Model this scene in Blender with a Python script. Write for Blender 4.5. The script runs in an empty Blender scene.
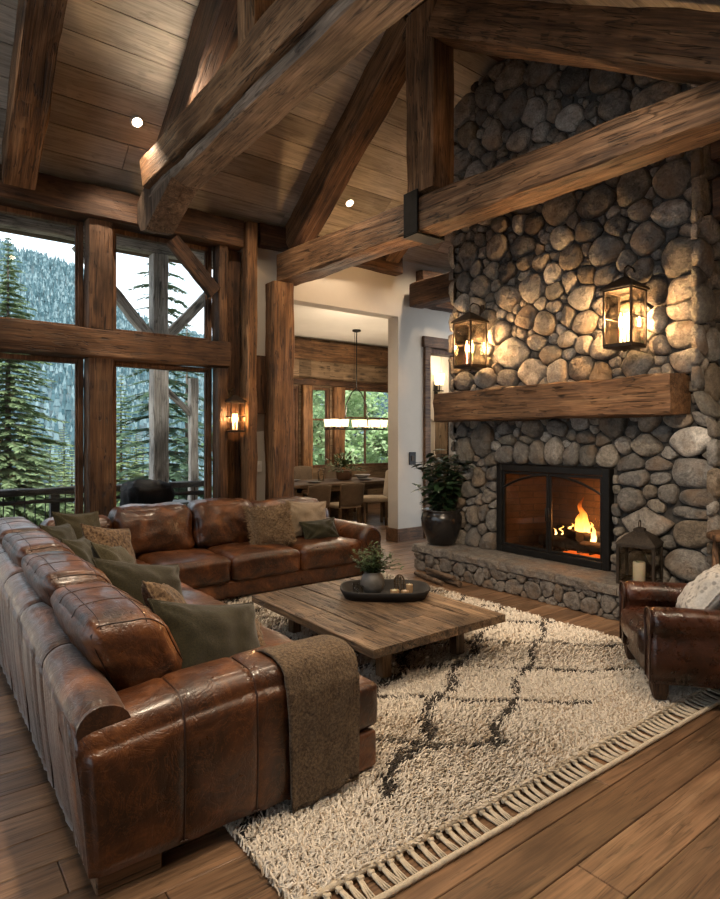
import bpy, math, random
import numpy as np
from mathutils import Vector, Matrix, noise
random.seed(11); RNG = np.random.default_rng(5)
SC = bpy.context.scene; COL = SC.collection
R = math.radians
WM = {}

# ------------------------------------------------------------ mesh helpers
class MB:
    def __init__(s): s.v = []; s.f = []; s.sm = []
    def add(s, vs, fs, smooth=False):
        b = len(s.v); s.v += [tuple(p) for p in vs]
        s.f += [tuple(i + b for i in f) for f in fs]; s.sm += [smooth] * len(fs); return s
    def box(s, lo, hi, bev=0.0, M=None):
        lo = Vector(lo); hi = Vector(hi); c = (lo + hi) / 2; e = (hi - lo) / 2
        b = min(bev, min(e) * .49)
        if b <= 0:
            vs = [c + Vector((x * e.x, y * e.y, z * e.z)) for x in (-1, 1) for y in (-1, 1) for z in (-1, 1)]
            fs = [(0, 1, 3, 2), (4, 6, 7, 5), (0, 4, 5, 1), (2, 3, 7, 6), (0, 2, 6, 4), (1, 5, 7, 3)]
            if M: vs = [M @ v for v in vs]
            return s.add(vs, fs)
        vs = []; idx = {}
        for x in (-1, 1):
            for y in (-1, 1):
                for z in (-1, 1):
                    for k in range(3):
                        q = [e.x - b, e.y - b, e.z - b]; q[k] += b
                        idx[(x, y, z, k)] = len(vs); vs.append(c + Vector((x * q[0], y * q[1], z * q[2])))
        fs = []; S = [(-1, -1), (1, -1), (1, 1), (-1, 1)]
        for k in range(3):
            o = [i for i in range(3) if i != k]
            for sg in (-1, 1):
                fs.append([idx[tuple([*_mk(k, sg, o, a, bb), k])] for a, bb in S])
        for k in range(3):
            o = [i for i in range(3) if i != k]
            for a, bb in S:
                p0 = _mk(k, -1, o, a, bb); p1 = _mk(k, 1, o, a, bb)
                fs.append([idx[(*p0, o[0])], idx[(*p1, o[0])], idx[(*p1, o[1])], idx[(*p0, o[1])]])
        for x in (-1, 1):
            for y in (-1, 1):
                for z in (-1, 1): fs.append([idx[(x, y, z, 0)], idx[(x, y, z, 1)], idx[(x, y, z, 2)]])
        # orient outward
        out = []
        for f in fs:
            p = [vs[i] for i in f]; n = (p[1] - p[0]).cross(p[2] - p[0]); m = sum(p, Vector()) / len(p) - c
            out.append(tuple(f) if n.dot(m) >= 0 else tuple(reversed(f)))
        if M: vs = [M @ v for v in vs]
        return s.add(vs, out)
    def rings(s, rings, close=True, caps=True, smooth=True):
        n = len(rings[0]); vs = [p for r in rings for p in r]; fs = []
        m = n if close else n - 1
        for i in range(len(rings) - 1):
            for j in range(m):
                a = i * n + j; b = i * n + (j + 1) % n
                fs.append((a, b, b + n, a + n))
        s.add(vs, fs, smooth)
        if caps and close:
            b = len(s.v) - len(vs)
            s.f.append(tuple(b + j for j in reversed(range(n)))); s.sm.append(False)
            s.f.append(tuple(b + (len(rings) - 1) * n + j for j in range(n))); s.sm.append(False)
        return s
    def tube(s, pts, r, n=8, caps=True):
        pts = [Vector(p) for p in pts]; rs = r if isinstance(r, (list, tuple)) else [r] * len(pts)
        rings = []; prev = None
        for i, p in enumerate(pts):
            t = (pts[min(i + 1, len(pts) - 1)] - pts[max(i - 1, 0)])
            t = t.normalized() if t.length > 1e-9 else Vector((0, 0, 1))
            if prev is None: a = t.orthogonal().normalized()
            else:
                a = prev - t * prev.dot(t); a = a.normalized() if a.length > 1e-6 else t.orthogonal().normalized()
            prev = a; b = t.cross(a)
            rings.append([p + (a * math.cos(2 * math.pi * k / n) + b * math.sin(2 * math.pi * k / n)) * rs[i] for k in range(n)])
        return s.rings(rings, True, caps, True)
    def lathe(s, prof, n=24, c=(0, 0, 0), caps=True):
        c = Vector(c)
        return s.rings([[c + Vector((r * math.cos(2 * math.pi * k / n), r * math.sin(2 * math.pi * k / n), z)) for k in range(n)] for r, z in prof], True, caps, True)
    def prism(s, poly, a, b, axis='x'):
        def mk(u, v, w):
            return {'x': (w, u, v), 'y': (u, w, v), 'z': (u, v, w)}[axis]
        n = len(poly); vs = [mk(u, v, a) for u, v in poly] + [mk(u, v, b) for u, v in poly]
        fs = [tuple(range(n)), tuple(reversed(range(n, 2 * n)))] + [(i, i + n, (i + 1) % n + n, (i + 1) % n) for i in range(n)]
        return s.add(vs, fs)
    def build(s, name, mat, parent=None, world=True, shift=None):
        me = bpy.data.meshes.new(name)
        off = Vector((0, 0, 0))
        if parent is not None and world: off = WM[parent].translation
        if shift is not None: off = Vector(shift)
        me.from_pydata([(x - off.x, y - off.y, z - off.z) for x, y, z in s.v], [], s.f)
        me.polygons.foreach_set('use_smooth', s.sm)
        me.update()
        if isinstance(mat, (list, tuple)):
            for m in mat: me.materials.append(m)
        elif mat: me.materials.append(mat)
        o = bpy.data.objects.new(name, me); COL.objects.link(o)
        M = Matrix.Translation(off) if shift is not None else Matrix()
        if parent is not None:
            o.parent = parent
            WM[o] = WM[parent].copy()
            if world:
                # geometry given in world axes relative to parent's origin
                o.matrix_basis = WM[parent].to_3x3().inverted().to_4x4()
                WM[o] = Matrix.Translation(WM[parent].translation)
        else:
            o.matrix_basis = M; WM[o] = M
        return o
def _mk(k, sg, o, a, b):
    r = [0, 0, 0]; r[k] = sg; r[o[0]] = a; r[o[1]] = b; return tuple(r)

def recalc(o):
    import bmesh
    bm = bmesh.new(); bm.from_mesh(o.data); bmesh.ops.recalc_face_normals(bm, faces=bm.faces); bm.to_mesh(o.data); bm.free(); return o

def tag(o, label=None, cat=None, group=None, kind=None):
    if label: o['label'] = label
    if cat: o['category'] = cat
    if group: o['group'] = group
    if kind: o['kind'] = kind
    return o
def thing(name, label, cat, loc=(0, 0, 0), rz=0.0, group=None):
    o = bpy.data.objects.new(name, None); COL.objects.link(o)
    o.empty_display_size = .1
    M = Matrix.Translation(loc) @ Matrix.Rotation(rz, 4, 'Z')
    o.matrix_basis = M; WM[o] = M
    return tag(o, label, cat, group)
def struct(o): o['kind'] = 'structure'; return o
def setM(o, M, parent=None):
    if parent is not None:
        o.parent = parent; o.matrix_basis = WM[parent].inverted() @ M
    else: o.matrix_basis = M
    WM[o] = M; return o
def dup(root, loc, rz, label=None, group=None):
    M = Matrix.Translation(loc) @ Matrix.Rotation(rz, 4, 'Z')
    r = root.copy(); COL.objects.link(r); r.matrix_basis = M; WM[r] = M
    if label: r['label'] = label
    if group: r['group'] = group
    for ch in [o for o in list(root.children)]:
        c = ch.copy(); COL.objects.link(c); c.parent = r
        for g in list(ch.children):
            d = g.copy(); COL.objects.link(d); d.parent = c
    return r

def N3(p, s=1.0, o=0.0): return noise.noise(Vector((p[0] * s + o, p[1] * s - o * .7, p[2] * s + o * .3)))

BEAM_SEED = [0]
def beam(name, p0, p1, w, h, mat, parent=None, up=(0, 0, 1), rough=.012, w1=None, h1=None, cut0=0.0, cut1=0.0):
    """hewn timber from p0 to p1 (centre line); own local x runs along the grain; cut0/cut1 shear the end faces"""
    p0 = Vector(p0); p1 = Vector(p1); L = (p1 - p0).length; x = (p1 - p0).normalized()
    y = Vector(up).cross(x).normalized(); z = x.cross(y)
    M = Matrix(((x.x, y.x, z.x, p0.x), (x.y, y.y, z.y, p0.y), (x.z, y.z, z.z, p0.z), (0, 0, 0, 1)))
    BEAM_SEED[0] += 7.31; sd = BEAM_SEED[0]
    w1 = w1 or w; h1 = h1 or h
    n = max(2, int(L / .12)); m = MB(); rr = []
    for i in range(n + 1):
        t = i / n; a = (w + (w1 - w) * t) / 2; b = (h + (h1 - h) * t) / 2; ch = .016
        base = []
        for sy, sz in ((-1, -1), (1, -1), (1, 1), (-1, 1)):
            base.append((sy, sz))
        pts = []
        K = 3
        corners = [(-a, -b), (a, -b), (a, b), (-a, b)]
        for c in range(4):
            (ya, za), (yb, zb) = corners[c], corners[(c + 1) % 4]
            el = math.hypot(yb - ya, zb - za)
            for k in range(K + 1):
                q = (ch + (el - 2 * ch) * k / K) / el
                yy = ya + (yb - ya) * q; zz = za + (zb - za) * q
                xx = t * L
                if i == 0: xx += cut0 * zz
                if i == n: xx += cut1 * zz
                d = N3((xx * .9, yy * 3, zz * 3), 2.2, sd) * rough + N3((xx * 4, yy * 9, zz * 9), 1.5, sd + 3) * rough * .5
                edge = 1.6 if k in (0, K) else 1.0
                nrm = Vector((0, 0, -1)) if c == 0 else Vector((0, 1, 0)) if c == 1 else Vector((0, 0, 1)) if c == 2 else Vector((0, -1, 0))
                pts.append(Vector((xx, yy, zz)) + nrm * (d * edge - (rough * .4 if k in (0, K) else 0)))
        rr.append(pts)
    m.rings(rr, True, True, False)
    o = m.build(name, mat)
    setM(o, M, parent)
    return o

def rbox(lo, hi, r=.05, puff=(0, 0, 0), n=14, wr=0.0, ws=5.0, sd=0.0, flat_bottom=False):
    """soft upholstered block: rounded box whose faces bulge by puff along each axis, with creases of height wr"""
    lo = Vector(lo); hi = Vector(hi); c = (lo + hi) / 2; e = (hi - lo) / 2; r = min(r, min(e) * .98)
    m = MB(); key = {}; vs = []; fs = []
    T = [math.sin((i / n * 2 - 1) * math.pi / 2) * .6 + (i / n * 2 - 1) * .4 for i in range(n + 1)]
    def vert(q):
        k = tuple(round(x, 5) for x in q)
        if k in key: return key[k]
        p = Vector((q[0] * e.x, q[1] * e.y, q[2] * e.z))
        inn = Vector([max(-(e[i] - r), min(e[i] - r, p[i])) for i in range(3)])
        d = p - inn; d = d.normalized() if d.length > 1e-9 else Vector((0, 0, 1))
        w = inn + d * r
        for i in range(3):
            o = [j for j in range(3) if j != i]
            b = (1 - abs(q[o[0]]) ** 2.2) * (1 - abs(q[o[1]]) ** 2.2)
            if flat_bottom and i == 2 and q[2] < 0: continue
            w[i] += puff[i] * b * q[i]
        if wr:
            P = w + c
            k2 = N3(P, ws, sd); rid = 1 - abs(N3(P, ws * 1.7, sd + 9)) * 2
            w += d * (wr * k2 + wr * .7 * (rid ** 3 if rid > 0 else 0))
        key[k] = len(vs); vs.append(w + c); return key[k]
    for k in range(3):
        o = [i for i in range(3) if i != k]
        for sg in (-1, 1):
            for i in range(n):
                for j in range(n):
                    quad = []
                    for a, b in ((i, j), (i + 1, j), (i + 1, j + 1), (i, j + 1)):
                        q = [0, 0, 0]; q[k] = sg; q[o[0]] = T[a]; q[o[1]] = T[b]; quad.append(vert(q))
                    if (sg < 0) ^ (k == 1): quad.reverse()
                    fs.append(quad)
    m.add(vs, fs, True); return m

def pillow(w, h, t, n=26, wr=.012, sd=0.0, pinch=.11, sag=0.0, flop=0.0):
    """stuffed cushion, local x = width, y = height, z = thickness"""
    m = MB(); vs = []; fs = []; N = n + 1
    T = [math.sin((i / n * 2 - 1) * math.pi / 2) * .55 + (i / n * 2 - 1) * .45 for i in range(N)]
    for side in (1, -1):
        for j in range(N):
            for i in range(N):
                u, v = T[i], T[j]
                p = max(0, (1 - abs(u) ** 2.6)) ** .55 * max(0, (1 - abs(v) ** 2.6)) ** .55
                x = u * w / 2 * (1 - pinch * (1 - v * v)); y = v * h / 2 * (1 - pinch * (1 - u * u))
                y -= sag * (1 - u * u) * (v + 1) * .5
                cs_ = 0
                for qx in (-1, 1):
                    for qy in (-1, 1):
                        ex, ey = x - qx * w / 2, y - qy * h / 2; rr_ = math.hypot(ex, ey); cs_ += math.sin(math.atan2(ey * qy, ex * qx) * 13 + sd * 1.7 + qx + 2 * qy + 9 * rr_) * math.exp(-rr_ / .13)
                cr = 1.3 * cs_ + N3((x * 1.2, y * 1.2, side), 5.5, sd) + .6 * (1 - 2 * abs(N3((x, y, side * .5), 9, sd + 4)))
                z = side * (t / 2 * p + wr * cr * p ** .5) + flop * (v * v) * .5 * (1 if v > 0 else 0) * u
                vs.append((x, y, z))
    for s in (0, 1):
        b = s * N * N
        for j in range(n):
            for i in range(n):
                q = [b + j * N + i, b + j * N + i + 1, b + (j + 1) * N + i + 1, b + (j + 1) * N + i]
                fs.append(q if s == 0 else q[::-1])
    # stitch the rim
    rim = [(i, 0) for i in range(n)] + [(n, j) for j in range(n)] + [(i, n) for i in range(n, 0, -1)] + [(0, j) for j in range(n, 0, -1)]
    ids = [j * N + i for i, j in rim]
    for k in range(len(ids)):
        a, b = ids[k], ids[(k + 1) % len(ids)]
        fs.append((a, N * N + a, N * N + b, b))
    m.add(vs, fs, True)
    m.rim = [Vector(vs[i]) for i in ids]
    return m

def frame(origin, xdir, ydir):
    x = Vector(xdir).normalized(); y = Vector(ydir); y = (y - x * y.dot(x)).normalized(); z = x.cross(y); o = Vector(origin)
    return Matrix(((x.x, y.x, z.x, o.x), (x.y, y.y, z.y, o.y), (x.z, y.z, z.z, o.z), (0, 0, 0, 1)))

# ------------------------------------------------------------ materials
def newmat(name):
    m = bpy.data.materials.new(name); m.use_nodes = True; nt = m.node_tree
    for n in list(nt.nodes): nt.nodes.remove(n)
    out = nt.nodes.new('ShaderNodeOutputMaterial'); return m, nt, out
class G:
    def __init__(s, nt): s.nt = nt
    def n(s, t, **k):
        o = s.nt.nodes.new(t)
        for a, b in k.items(): setattr(o, a, b)
        return o
    def l(s, a, b): s.nt.links.new(a, b)
    def set(s, sock, v):
        if isinstance(v, bpy.types.NodeSocket): s.l(v, sock)
        else: sock.default_value = v
    def math(s, op, a, b=0.0, clamp=False):
        o = s.n('ShaderNodeMath', operation=op, use_clamp=clamp); s.set(o.inputs[0], a); s.set(o.inputs[1], b); return o.outputs[0]
    def vmath(s, op, a, b=(0, 0, 0)):
        o = s.n('ShaderNodeVectorMath', operation=op); s.set(o.inputs[0], a); s.set(o.inputs[1], b); return o.outputs[0]
    def noise(s, vec, scale, detail=4, rough=.55, dist=0.0):
        o = s.n('ShaderNodeTexNoise'); s.l(vec, o.inputs['Vector']); o.inputs['Scale'].default_value = scale
        o.inputs['Detail'].default_value = detail; o.inputs['Roughness'].default_value = rough; o.inputs['Distortion'].default_value = dist
        return o.outputs['Fac']
    def ramp(s, fac, stops, interp='LINEAR'):
        o = s.n('ShaderNodeValToRGB'); s.l(fac, o.inputs[0]); cr = o.color_ramp; cr.interpolation = interp
        while len(cr.elements) < len(stops): cr.elements.new(.5)
        for e, (p, c) in zip(cr.elements, stops):
            e.position = p; e.color = (*c, 1) if len(c) == 3 else c
        return o.outputs[0]
    def mix(s, fac, a, b, blend='MIX'):
        o = s.n('ShaderNodeMix', data_type='RGBA', blend_type=blend); s.set(o.inputs[0], fac)
        for k, v in ((6, a), (7, b)):
            if isinstance(v, tuple) and len(v) == 3: v = (*v, 1)
            s.set(o.inputs[k], v)
        return o.outputs[2]
    def bump(s, h, strength=.5, dist=.01, normal=None):
        o = s.n('ShaderNodeBump'); s.l(h, o.inputs['Height']); o.inputs['Strength'].default_value = strength; o.inputs['Distance'].default_value = dist
        if normal is not None: s.l(normal, o.inputs['Normal'])
        return o.outputs[0]
    def gray(s, v): return (v, v, v)

def principled(g, out, color, rough, normal=None, **k):
    b = g.n('ShaderNodeBsdfPrincipled'); g.set(b.inputs['Base Color'], (*color, 1) if isinstance(color, tuple) and len(color) == 3 else color)
    g.set(b.inputs['Roughness'], rough)
    if normal is not None: g.l(normal, b.inputs['Normal'])
    for a, v in k.items(): g.set(b.inputs[a.replace('_', ' ')], v)
    g.l(b.outputs[0], out.inputs[0]); return b

def wood(name, dark, mid, light, axis='x', rough=.62, gs=1.0, bump=.5, island=False, crack=.8, knots=.8, spec=.35, soft=1.0, var=(.72, 1.22)):
    m, nt, out = newmat(name); g = G(nt)
    tc = g.n('ShaderNodeTexCoord').outputs['Object']
    if island: rnd = g.n('ShaderNodeNewGeometry').outputs['Random Per Island']
    else: rnd = g.n('ShaderNodeObjectInfo').outputs['Random']
    cx = g.n('ShaderNodeCombineXYZ')
    for i, k in enumerate((31.0, 17.0, 23.0)): g.l(g.math('MULTIPLY', rnd, k), cx.inputs[i])
    v = g.vmath('ADD', tc, cx.outputs[0])
    def st(a, b):
        s = [b, b, b]; s['xyz'.index(axis)] = a; return g.vmath('MULTIPLY', v, tuple(s))
    n1 = g.noise(st(.7 * gs, 9 * gs), 1.0, 5, .6, 1.2)
    n2 = g.noise(st(3 * gs, 70 * gs), 1.0, 3, .6)
    n3 = g.noise(v, 1.7 * gs, 3, .5)
    col = g.ramp(n1, [(.28, dark), (.5, mid), (.72, light)])
    col = g.mix(.75 * soft, col, g.ramp(n2, [(.32, g.gray(.38)), (.62, g.gray(1.25))]), 'MULTIPLY')
    col = g.mix(.8 * soft, col, g.ramp(n3, [(.3, g.gray(.36)), (.66, g.gray(1.25))]), 'MULTIPLY')
    h = g.math('ADD', g.math('MULTIPLY', n2, .5), g.math('MULTIPLY', n1, .6))
    if crack:
        c = g.noise(st(.45 * gs, 11 * gs), 1.0, 2, .5, .4)
        c = g.math('ABSOLUTE', g.math('SUBTRACT', c, .5)); msk = g.noise(v, 2.3 * gs, 2)
        c = g.math('ADD', c, g.math('MULTIPLY', g.math('SUBTRACT', .56, msk, True), .5))
        ck = g.ramp(c, [(.0, g.gray(0)), (.024, g.gray(1))])
        c2 = g.math('ABSOLUTE', g.math('SUBTRACT', g.noise(st(1.5 * gs, 24 * gs), 1.0, 2, .5, .6), .5)); m2 = g.noise(v, 5.0 * gs, 2)
        c2 = g.math('ADD', c2, g.math('MULTIPLY', g.math('SUBTRACT', .52, m2, True), .6)); ck2 = g.ramp(c2, [(0, g.gray(.12)), (.03, g.gray(1))])
        ck = g.mix(1.0, ck, ck2, 'MULTIPLY')
        col = g.mix(crack, col, ck, 'MULTIPLY'); h = g.math('ADD', h, ck)
    if knots:
        vo = g.n('ShaderNodeTexVoronoi'); g.l(g.vmath('ADD', st(1.3 * gs, 4 * gs), g.vmath('MULTIPLY', (0, 0, 0), (0, 0, 0))), vo.inputs['Vector']); vo.inputs['Scale'].default_value = 1.0
        kk = g.ramp(vo.outputs['Distance'], [(.05, g.gray(.12)), (.17, g.gray(1))])
        col = g.mix(knots, col, kk, 'MULTIPLY')
    if island:
        t = g.n('ShaderNodeTexWhiteNoise'); t.noise_dimensions = '1D'; g.l(rnd, t.inputs['W'])
        col = g.mix(1.0, col, g.ramp(t.outputs['Value'], [(0, g.gray(var[0])), (1, g.gray(var[1]))]), 'MULTIPLY')
    principled(g, out, col, g.ramp(n1, [(.2, g.gray(rough + .1)), (.8, g.gray(rough - .08))]), g.bump(h, bump, .012), Specular_IOR_Level=spec)
    return m

def stone(name, tones, rough=.85, ms=1.0):
    m, nt, out = newmat(name); g = G(nt)
    tc = g.n('ShaderNodeTexCoord').outputs['Object']; rnd = g.n('ShaderNodeNewGeometry').outputs['Random Per Island']
    cx = g.n('ShaderNodeCombineXYZ')
    for i in range(3): g.l(g.math('MULTIPLY', rnd, 40.0 + 13 * i), cx.inputs[i])
    v = g.vmath('ADD', tc, cx.outputs[0])
    base = g.ramp(rnd, [(i / (len(tones) - 1), t) for i, t in enumerate(tones)])
    n1 = g.noise(v, 9 * ms, 7, .7); n2 = g.noise(v, 45 * ms, 6, .75); n3 = g.noise(v, 3.5 * ms, 2)
    col = g.mix(.85, base, g.ramp(n1, [(.3, g.gray(.35)), (.52, g.gray(.95)), (.72, g.gray(1.5))]), 'MULTIPLY')
    col = g.mix(.7, col, g.ramp(n2, [(.32, g.gray(.4)), (.6, g.gray(1.2))]), 'MULTIPLY')
    col = g.mix(g.ramp(n3, [(.5, g.gray(0)), (.7, g.gray(.5))]), col, (.24, .15, .085))
    h = g.math('ADD', g.math('MULTIPLY', n1, 1.0), g.math('MULTIPLY', n2, .5))
    principled(g, out, col, rough, g.bump(h, 1.0, .045), Specular_IOR_Level=.25)
    return m

def leather(name, dark, mid, worn, rough=.33, wax=0.0):  # wax is only the sheen weight, standing in for daylight on the back
    m, nt, out = newmat(name); g = G(nt)
    tc = g.n('ShaderNodeTexCoord').outputs['Object']; rnd = g.n('ShaderNodeObjectInfo').outputs['Random']
    cx = g.n('ShaderNodeCombineXYZ')
    for i in range(3): g.l(g.math('MULTIPLY', rnd, 9.0 + 5 * i), cx.inputs[i])
    v = g.vmath('ADD', tc, cx.outputs[0])
    n1 = g.noise(v, 3.2, 5, .62, .6); n2 = g.noise(v, 14, 5, .7); n4 = g.noise(g.vmath('MULTIPLY', v, (9, 9, 3)), 1.0, 4, .6, 1.0)
    col = g.ramp(n1, [(.36, dark), (.54, mid), (.74, worn)])
    col = g.mix(.6, col, g.ramp(n2, [(.3, g.gray(.5)), (.7, g.gray(1.3))]), 'MULTIPLY')
    scr = g.math('ABSOLUTE', g.math('SUBTRACT', g.noise(v, 6.5, 6, .75, 1.5), .5))
    col = g.mix(g.ramp(scr, [(.0, g.gray(.35)), (.02, g.gray(0))]), col, worn)
    vo = g.n('ShaderNodeTexVoronoi'); g.l(v, vo.inputs['Vector']); vo.inputs['Scale'].default_value = 170
    wr = g.math('ABSOLUTE', g.math('SUBTRACT', g.noise(v, 7, 4, .6, 1.2), .5))
    h = g.math('ADD', g.math('MULTIPLY', vo.outputs['Distance'], .08), g.math('ADD', g.math('MULTIPLY', g.ramp(wr, [(0, g.gray(0)), (.05, g.gray(1))]), .22), g.math('MULTIPLY', n4, .7)))
    principled(g, out, col, g.ramp(n2, [(.3, g.gray(rough - .07)), (.75, g.gray(rough + .16))]), g.bump(h, .42, .012), Specular_IOR_Level=.45, Coat_Weight=.22, Coat_Roughness=.16, Sheen_Weight=wax, Sheen_Roughness=.35)
    return m

def fabric(name, a, b, scale=60, bump=.6, rough=.95, sheen=.4, spots=None, weave=False):
    m, nt, out = newmat(name); g = G(nt)
    tc = g.n('ShaderNodeTexCoord').outputs['Object']
    n1 = g.noise(tc, scale, 4, .7); n2 = g.noise(tc, 5, 3, .6)
    col = g.mix(g.ramp(n1, [(.35, g.gray(0)), (.65, g.gray(1))]), a, b)
    col = g.mix(.6, col, g.ramp(n2, [(.3, g.gray(.6)), (.7, g.gray(1.2))]), 'MULTIPLY')
    if spots:
        vo = g.n('ShaderNodeTexVoronoi'); g.l(tc, vo.inputs['Vector']); vo.inputs['Scale'].default_value = spots[0]
        col = g.mix(g.ramp(vo.outputs['Distance'], [(.25, g.gray(.85)), (.45, g.gray(0))]), col, spots[1])
    principled(g, out, col, rough, g.bump(n1, bump, .006), Specular_IOR_Level=.15, Sheen_Weight=sheen * .4, Sheen_Roughness=.5)
    return m

def plain(name, c, rough=.6, metal=0.0, var=.25, scale=12, bump=0.0, spec=.4, **k):
    m, nt, out = newmat(name); g = G(nt); tc = g.n('ShaderNodeTexCoord').outputs['Object']
    n = g.noise(tc, scale, 4, .6)
    col = g.mix(1.0, tuple(c), g.ramp(n, [(.25, g.gray(1 - var)), (.75, g.gray(1 + var))]), 'MULTIPLY')
    principled(g, out, col, rough, g.bump(n, bump, .01) if bump else None, Metallic=metal, Specular_IOR_Level=spec, **k); return m

def emit(name, c, s):
    m, nt, out = newmat(name); g = G(nt); e = g.n('ShaderNodeEmission'); e.inputs[0].default_value = (*c, 1); e.inputs[1].default_value = s
    g.l(e.outputs[0], out.inputs[0]); return m
def glass(name, tint=(1, 1, 1), rough=.0, refl=1.0, ior=1.45):
    m, nt, out = newmat(name); g = G(nt)
    t = g.n('ShaderNodeBsdfTransparent'); t.inputs[0].default_value = (*tint, 1)
    s = g.n('ShaderNodeBsdfGlossy'); s.inputs['Roughness'].default_value = rough
    f = g.n('ShaderNodeFresnel'); f.inputs[0].default_value = ior
    x = g.n('ShaderNodeMixShader'); g.l(g.math('MULTIPLY', f.outputs[0], refl), x.inputs[0]); g.l(t.outputs[0], x.inputs[1]); g.l(s.outputs[0], x.inputs[2])
    g.l(x.outputs[0], out.inputs[0]); return m

M_BEAM = wood('hewn_timber', (.065, .03, .014), (.19, .096, .043), (.34, .19, .095), bump=.8)
M_BEAMG = wood('grey_timber', (.1, .067, .045), (.24, .17, .12), (.37, .28, .21), bump=.8)  # paler, greyer timber for the near tie beam
M_BEAMD = wood('dark_timber', (.03, .014, .008), (.085, .04, .02), (.15, .077, .039), bump=.5)
M_POST = wood('post_timber', (.08, .037, .015), (.23, .112, .047), (.36, .195, .088), bump=.6)
M_BEAMW = wood('window_timber', (.045, .021, .01), (.125, .062, .03), (.21, .115, .058), bump=.7)
M_CEIL = wood('ceiling_boards', (.44, .375, .3), (.57, .5, .41), (.68, .61, .52), axis='x', gs=.8, island=True, bump=.15, crack=.3, knots=.5, rough=.7, soft=.5)
M_GABLE = wood('gable_boards', (.05, .025, .012), (.12, .06, .028), (.2, .11, .05), axis='x', island=True, bump=.4)
M_FLOOR = wood('oak_floor', (.105, .056, .03), (.19, .108, .06), (.26, .162, .095), axis='x', gs=1.1, island=True, bump=.12, crack=.5, knots=.4, rough=.33, spec=.55, soft=.8)
M_TABLE = wood('table_boards', (.045, .027, .015), (.18, .112, .064), (.34, .23, .14), axis='y', gs=1.5, island=True, bump=.7, rough=.5, crack=.95, var=(.5, 1.4))
M_DARKW = wood('dark_wood', (.02, .01, .005), (.055, .027, .013), (.1, .052, .025), axis='z', gs=2, bump=.3, crack=.3, knots=0)
M_DINW = wood('dining_boards', (.13, .085, .05), (.22, .15, .09), (.3, .21, .135), axis='x', gs=1.0, bump=.3, island=True, soft=.6)
M_LEA = leather('cognac_leather', (.014, .0045, .002), (.068, .0215, .0065), (.24, .088, .028), .33)
M_LEAB = leather('daylit_cognac_leather', (.016, .006, .003), (.072, .025, .009), (.24, .095, .035), .38, .55)  # leather copy for the sofa back; its sheen imitates window light
M_LEAD = leather('dark_leather', (.012, .004, .0022), (.045, .0135, .006), (.12, .04, .016), rough=.27)
M_STONE = stone('field_stone', [(.12, .11, .1), (.28, .255, .225), (.17, .155, .138), (.36, .31, .25), (.075, .07, .065), (.31, .29, .265), (.21, .16, .11), (.44, .4, .355), (.14, .128, .115), (.25, .22, .175)])
M_SLAB = stone('hearth_stone', [(.2, .18, .16), (.27, .24, .21), (.17, .15, .13)], ms=1.6)
M_PALE = stone('pale_boulder', [(.66, .61, .55), (.7, .65, .58)])
M_MORTAR = plain('mortar', (.05, .044, .038), .95, var=.5, scale=30, bump=.6)
M_WALL = plain('white_plaster', (.5, .46, .4), .9, var=.04, scale=4)
M_DCEIL = plain('white_ceiling', (.7, .67, .62), .9, var=.03, scale=4)
M_IRON = plain('black_iron', (.018, .017, .016), .45, metal=.6, var=.3)
M_BRONZE = plain('aged_bronze', (.045, .032, .022), .5, metal=.7, var=.4, scale=30)
M_GLASS = glass('window_glass', (.97, .985, .98))
M_LGLASS = glass('lantern_glass', (.98, .95, .9), refl=.7)
M_FGLASS = glass('fire_glass', (.9, .86, .82), refl=.8)
# ============================================================ camera
cam = bpy.data.cameras.new('camera'); co = bpy.data.objects.new('camera', cam); COL.objects.link(co)
cam.sensor_fit = 'HORIZONTAL'; cam.sensor_width = 36; cam.lens = 599.5 / 720 * 36; cam.shift_y = -11.5 / 720; cam.clip_end = 3000; cam.clip_start = .05
A = R(37.2)
co.location = (0, 0, 1.6); co.rotation_euler = (R(90), 0, -A); SC.camera = co

# ============================================================ room shell
KS = .7; RY, RZ = 4.3, 6.24           # ridge
def roof(y): return RZ - KS * abs(y - RY)
XL, XR, XE = -2.6, 5.78, 8.6

def planks(m, x0, x1, y0, y1, w, z, th, lmin, lmax, gap=.003):
    y = y0
    while y < y1 - 1e-6:
        ye = min(y + w, y1); x = x0 - random.uniform(0, lmin)
        while x < x1:
            xe = x + random.uniform(lmin, lmax)
            a, b = max(x, x0), min(xe, x1)
            if b - a > .02: m.box((a + gap / 2, y + gap / 2, z - th), (b - gap / 2, ye - gap / 2, z), .003)
            x = xe
        y = ye
m = MB(); planks(m, XL, 11.2, -1.7, 12.0, .2, 0, .03, 1.6, 3.2)
struct(m.build('floor', M_FLOOR))
m = MB(); m.box((XL - .3, -2.0, -.2), (11.5, 12.2, -.031)); struct(m.build('floor_slab', M_MORTAR))

# sloped boarded ceiling, boards run along the ridge
m = MB()
for sgn, ylen in ((1, 2.75), (-1, 6.0)):
    cs = 1 / math.sqrt(1 + KS * KS); L = ylen / cs; s = 0; bw = .3
    while s < L:
        e = min(s + bw, L); x = XL - random.uniform(0, 3)
        while x < 7.4:
            xe = x + random.uniform(2.4, 5)
            a, b = max(x, XL), min(xe, 7.4)
            if b - a > .05:
                q = []
                for xx in (a + .003, b - .003):
                    for ss in (s + .004, e - .004):
                        for off in (0, .03):
                            yy = RY + sgn * (ss * cs); zz = RZ - KS * ss * cs
                            q.append((xx, yy + sgn * off * KS * cs, zz + off * cs))
                m.add(q, [(0, 1, 3, 2), (4, 6, 7, 5), (0, 4, 5, 1), (2, 3, 7, 6), (0, 2, 6, 4), (1, 5, 7, 3)])
            x = xe
        s = e
struct(recalc(m.build('ceiling', M_CEIL)))
m = MB()
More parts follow.
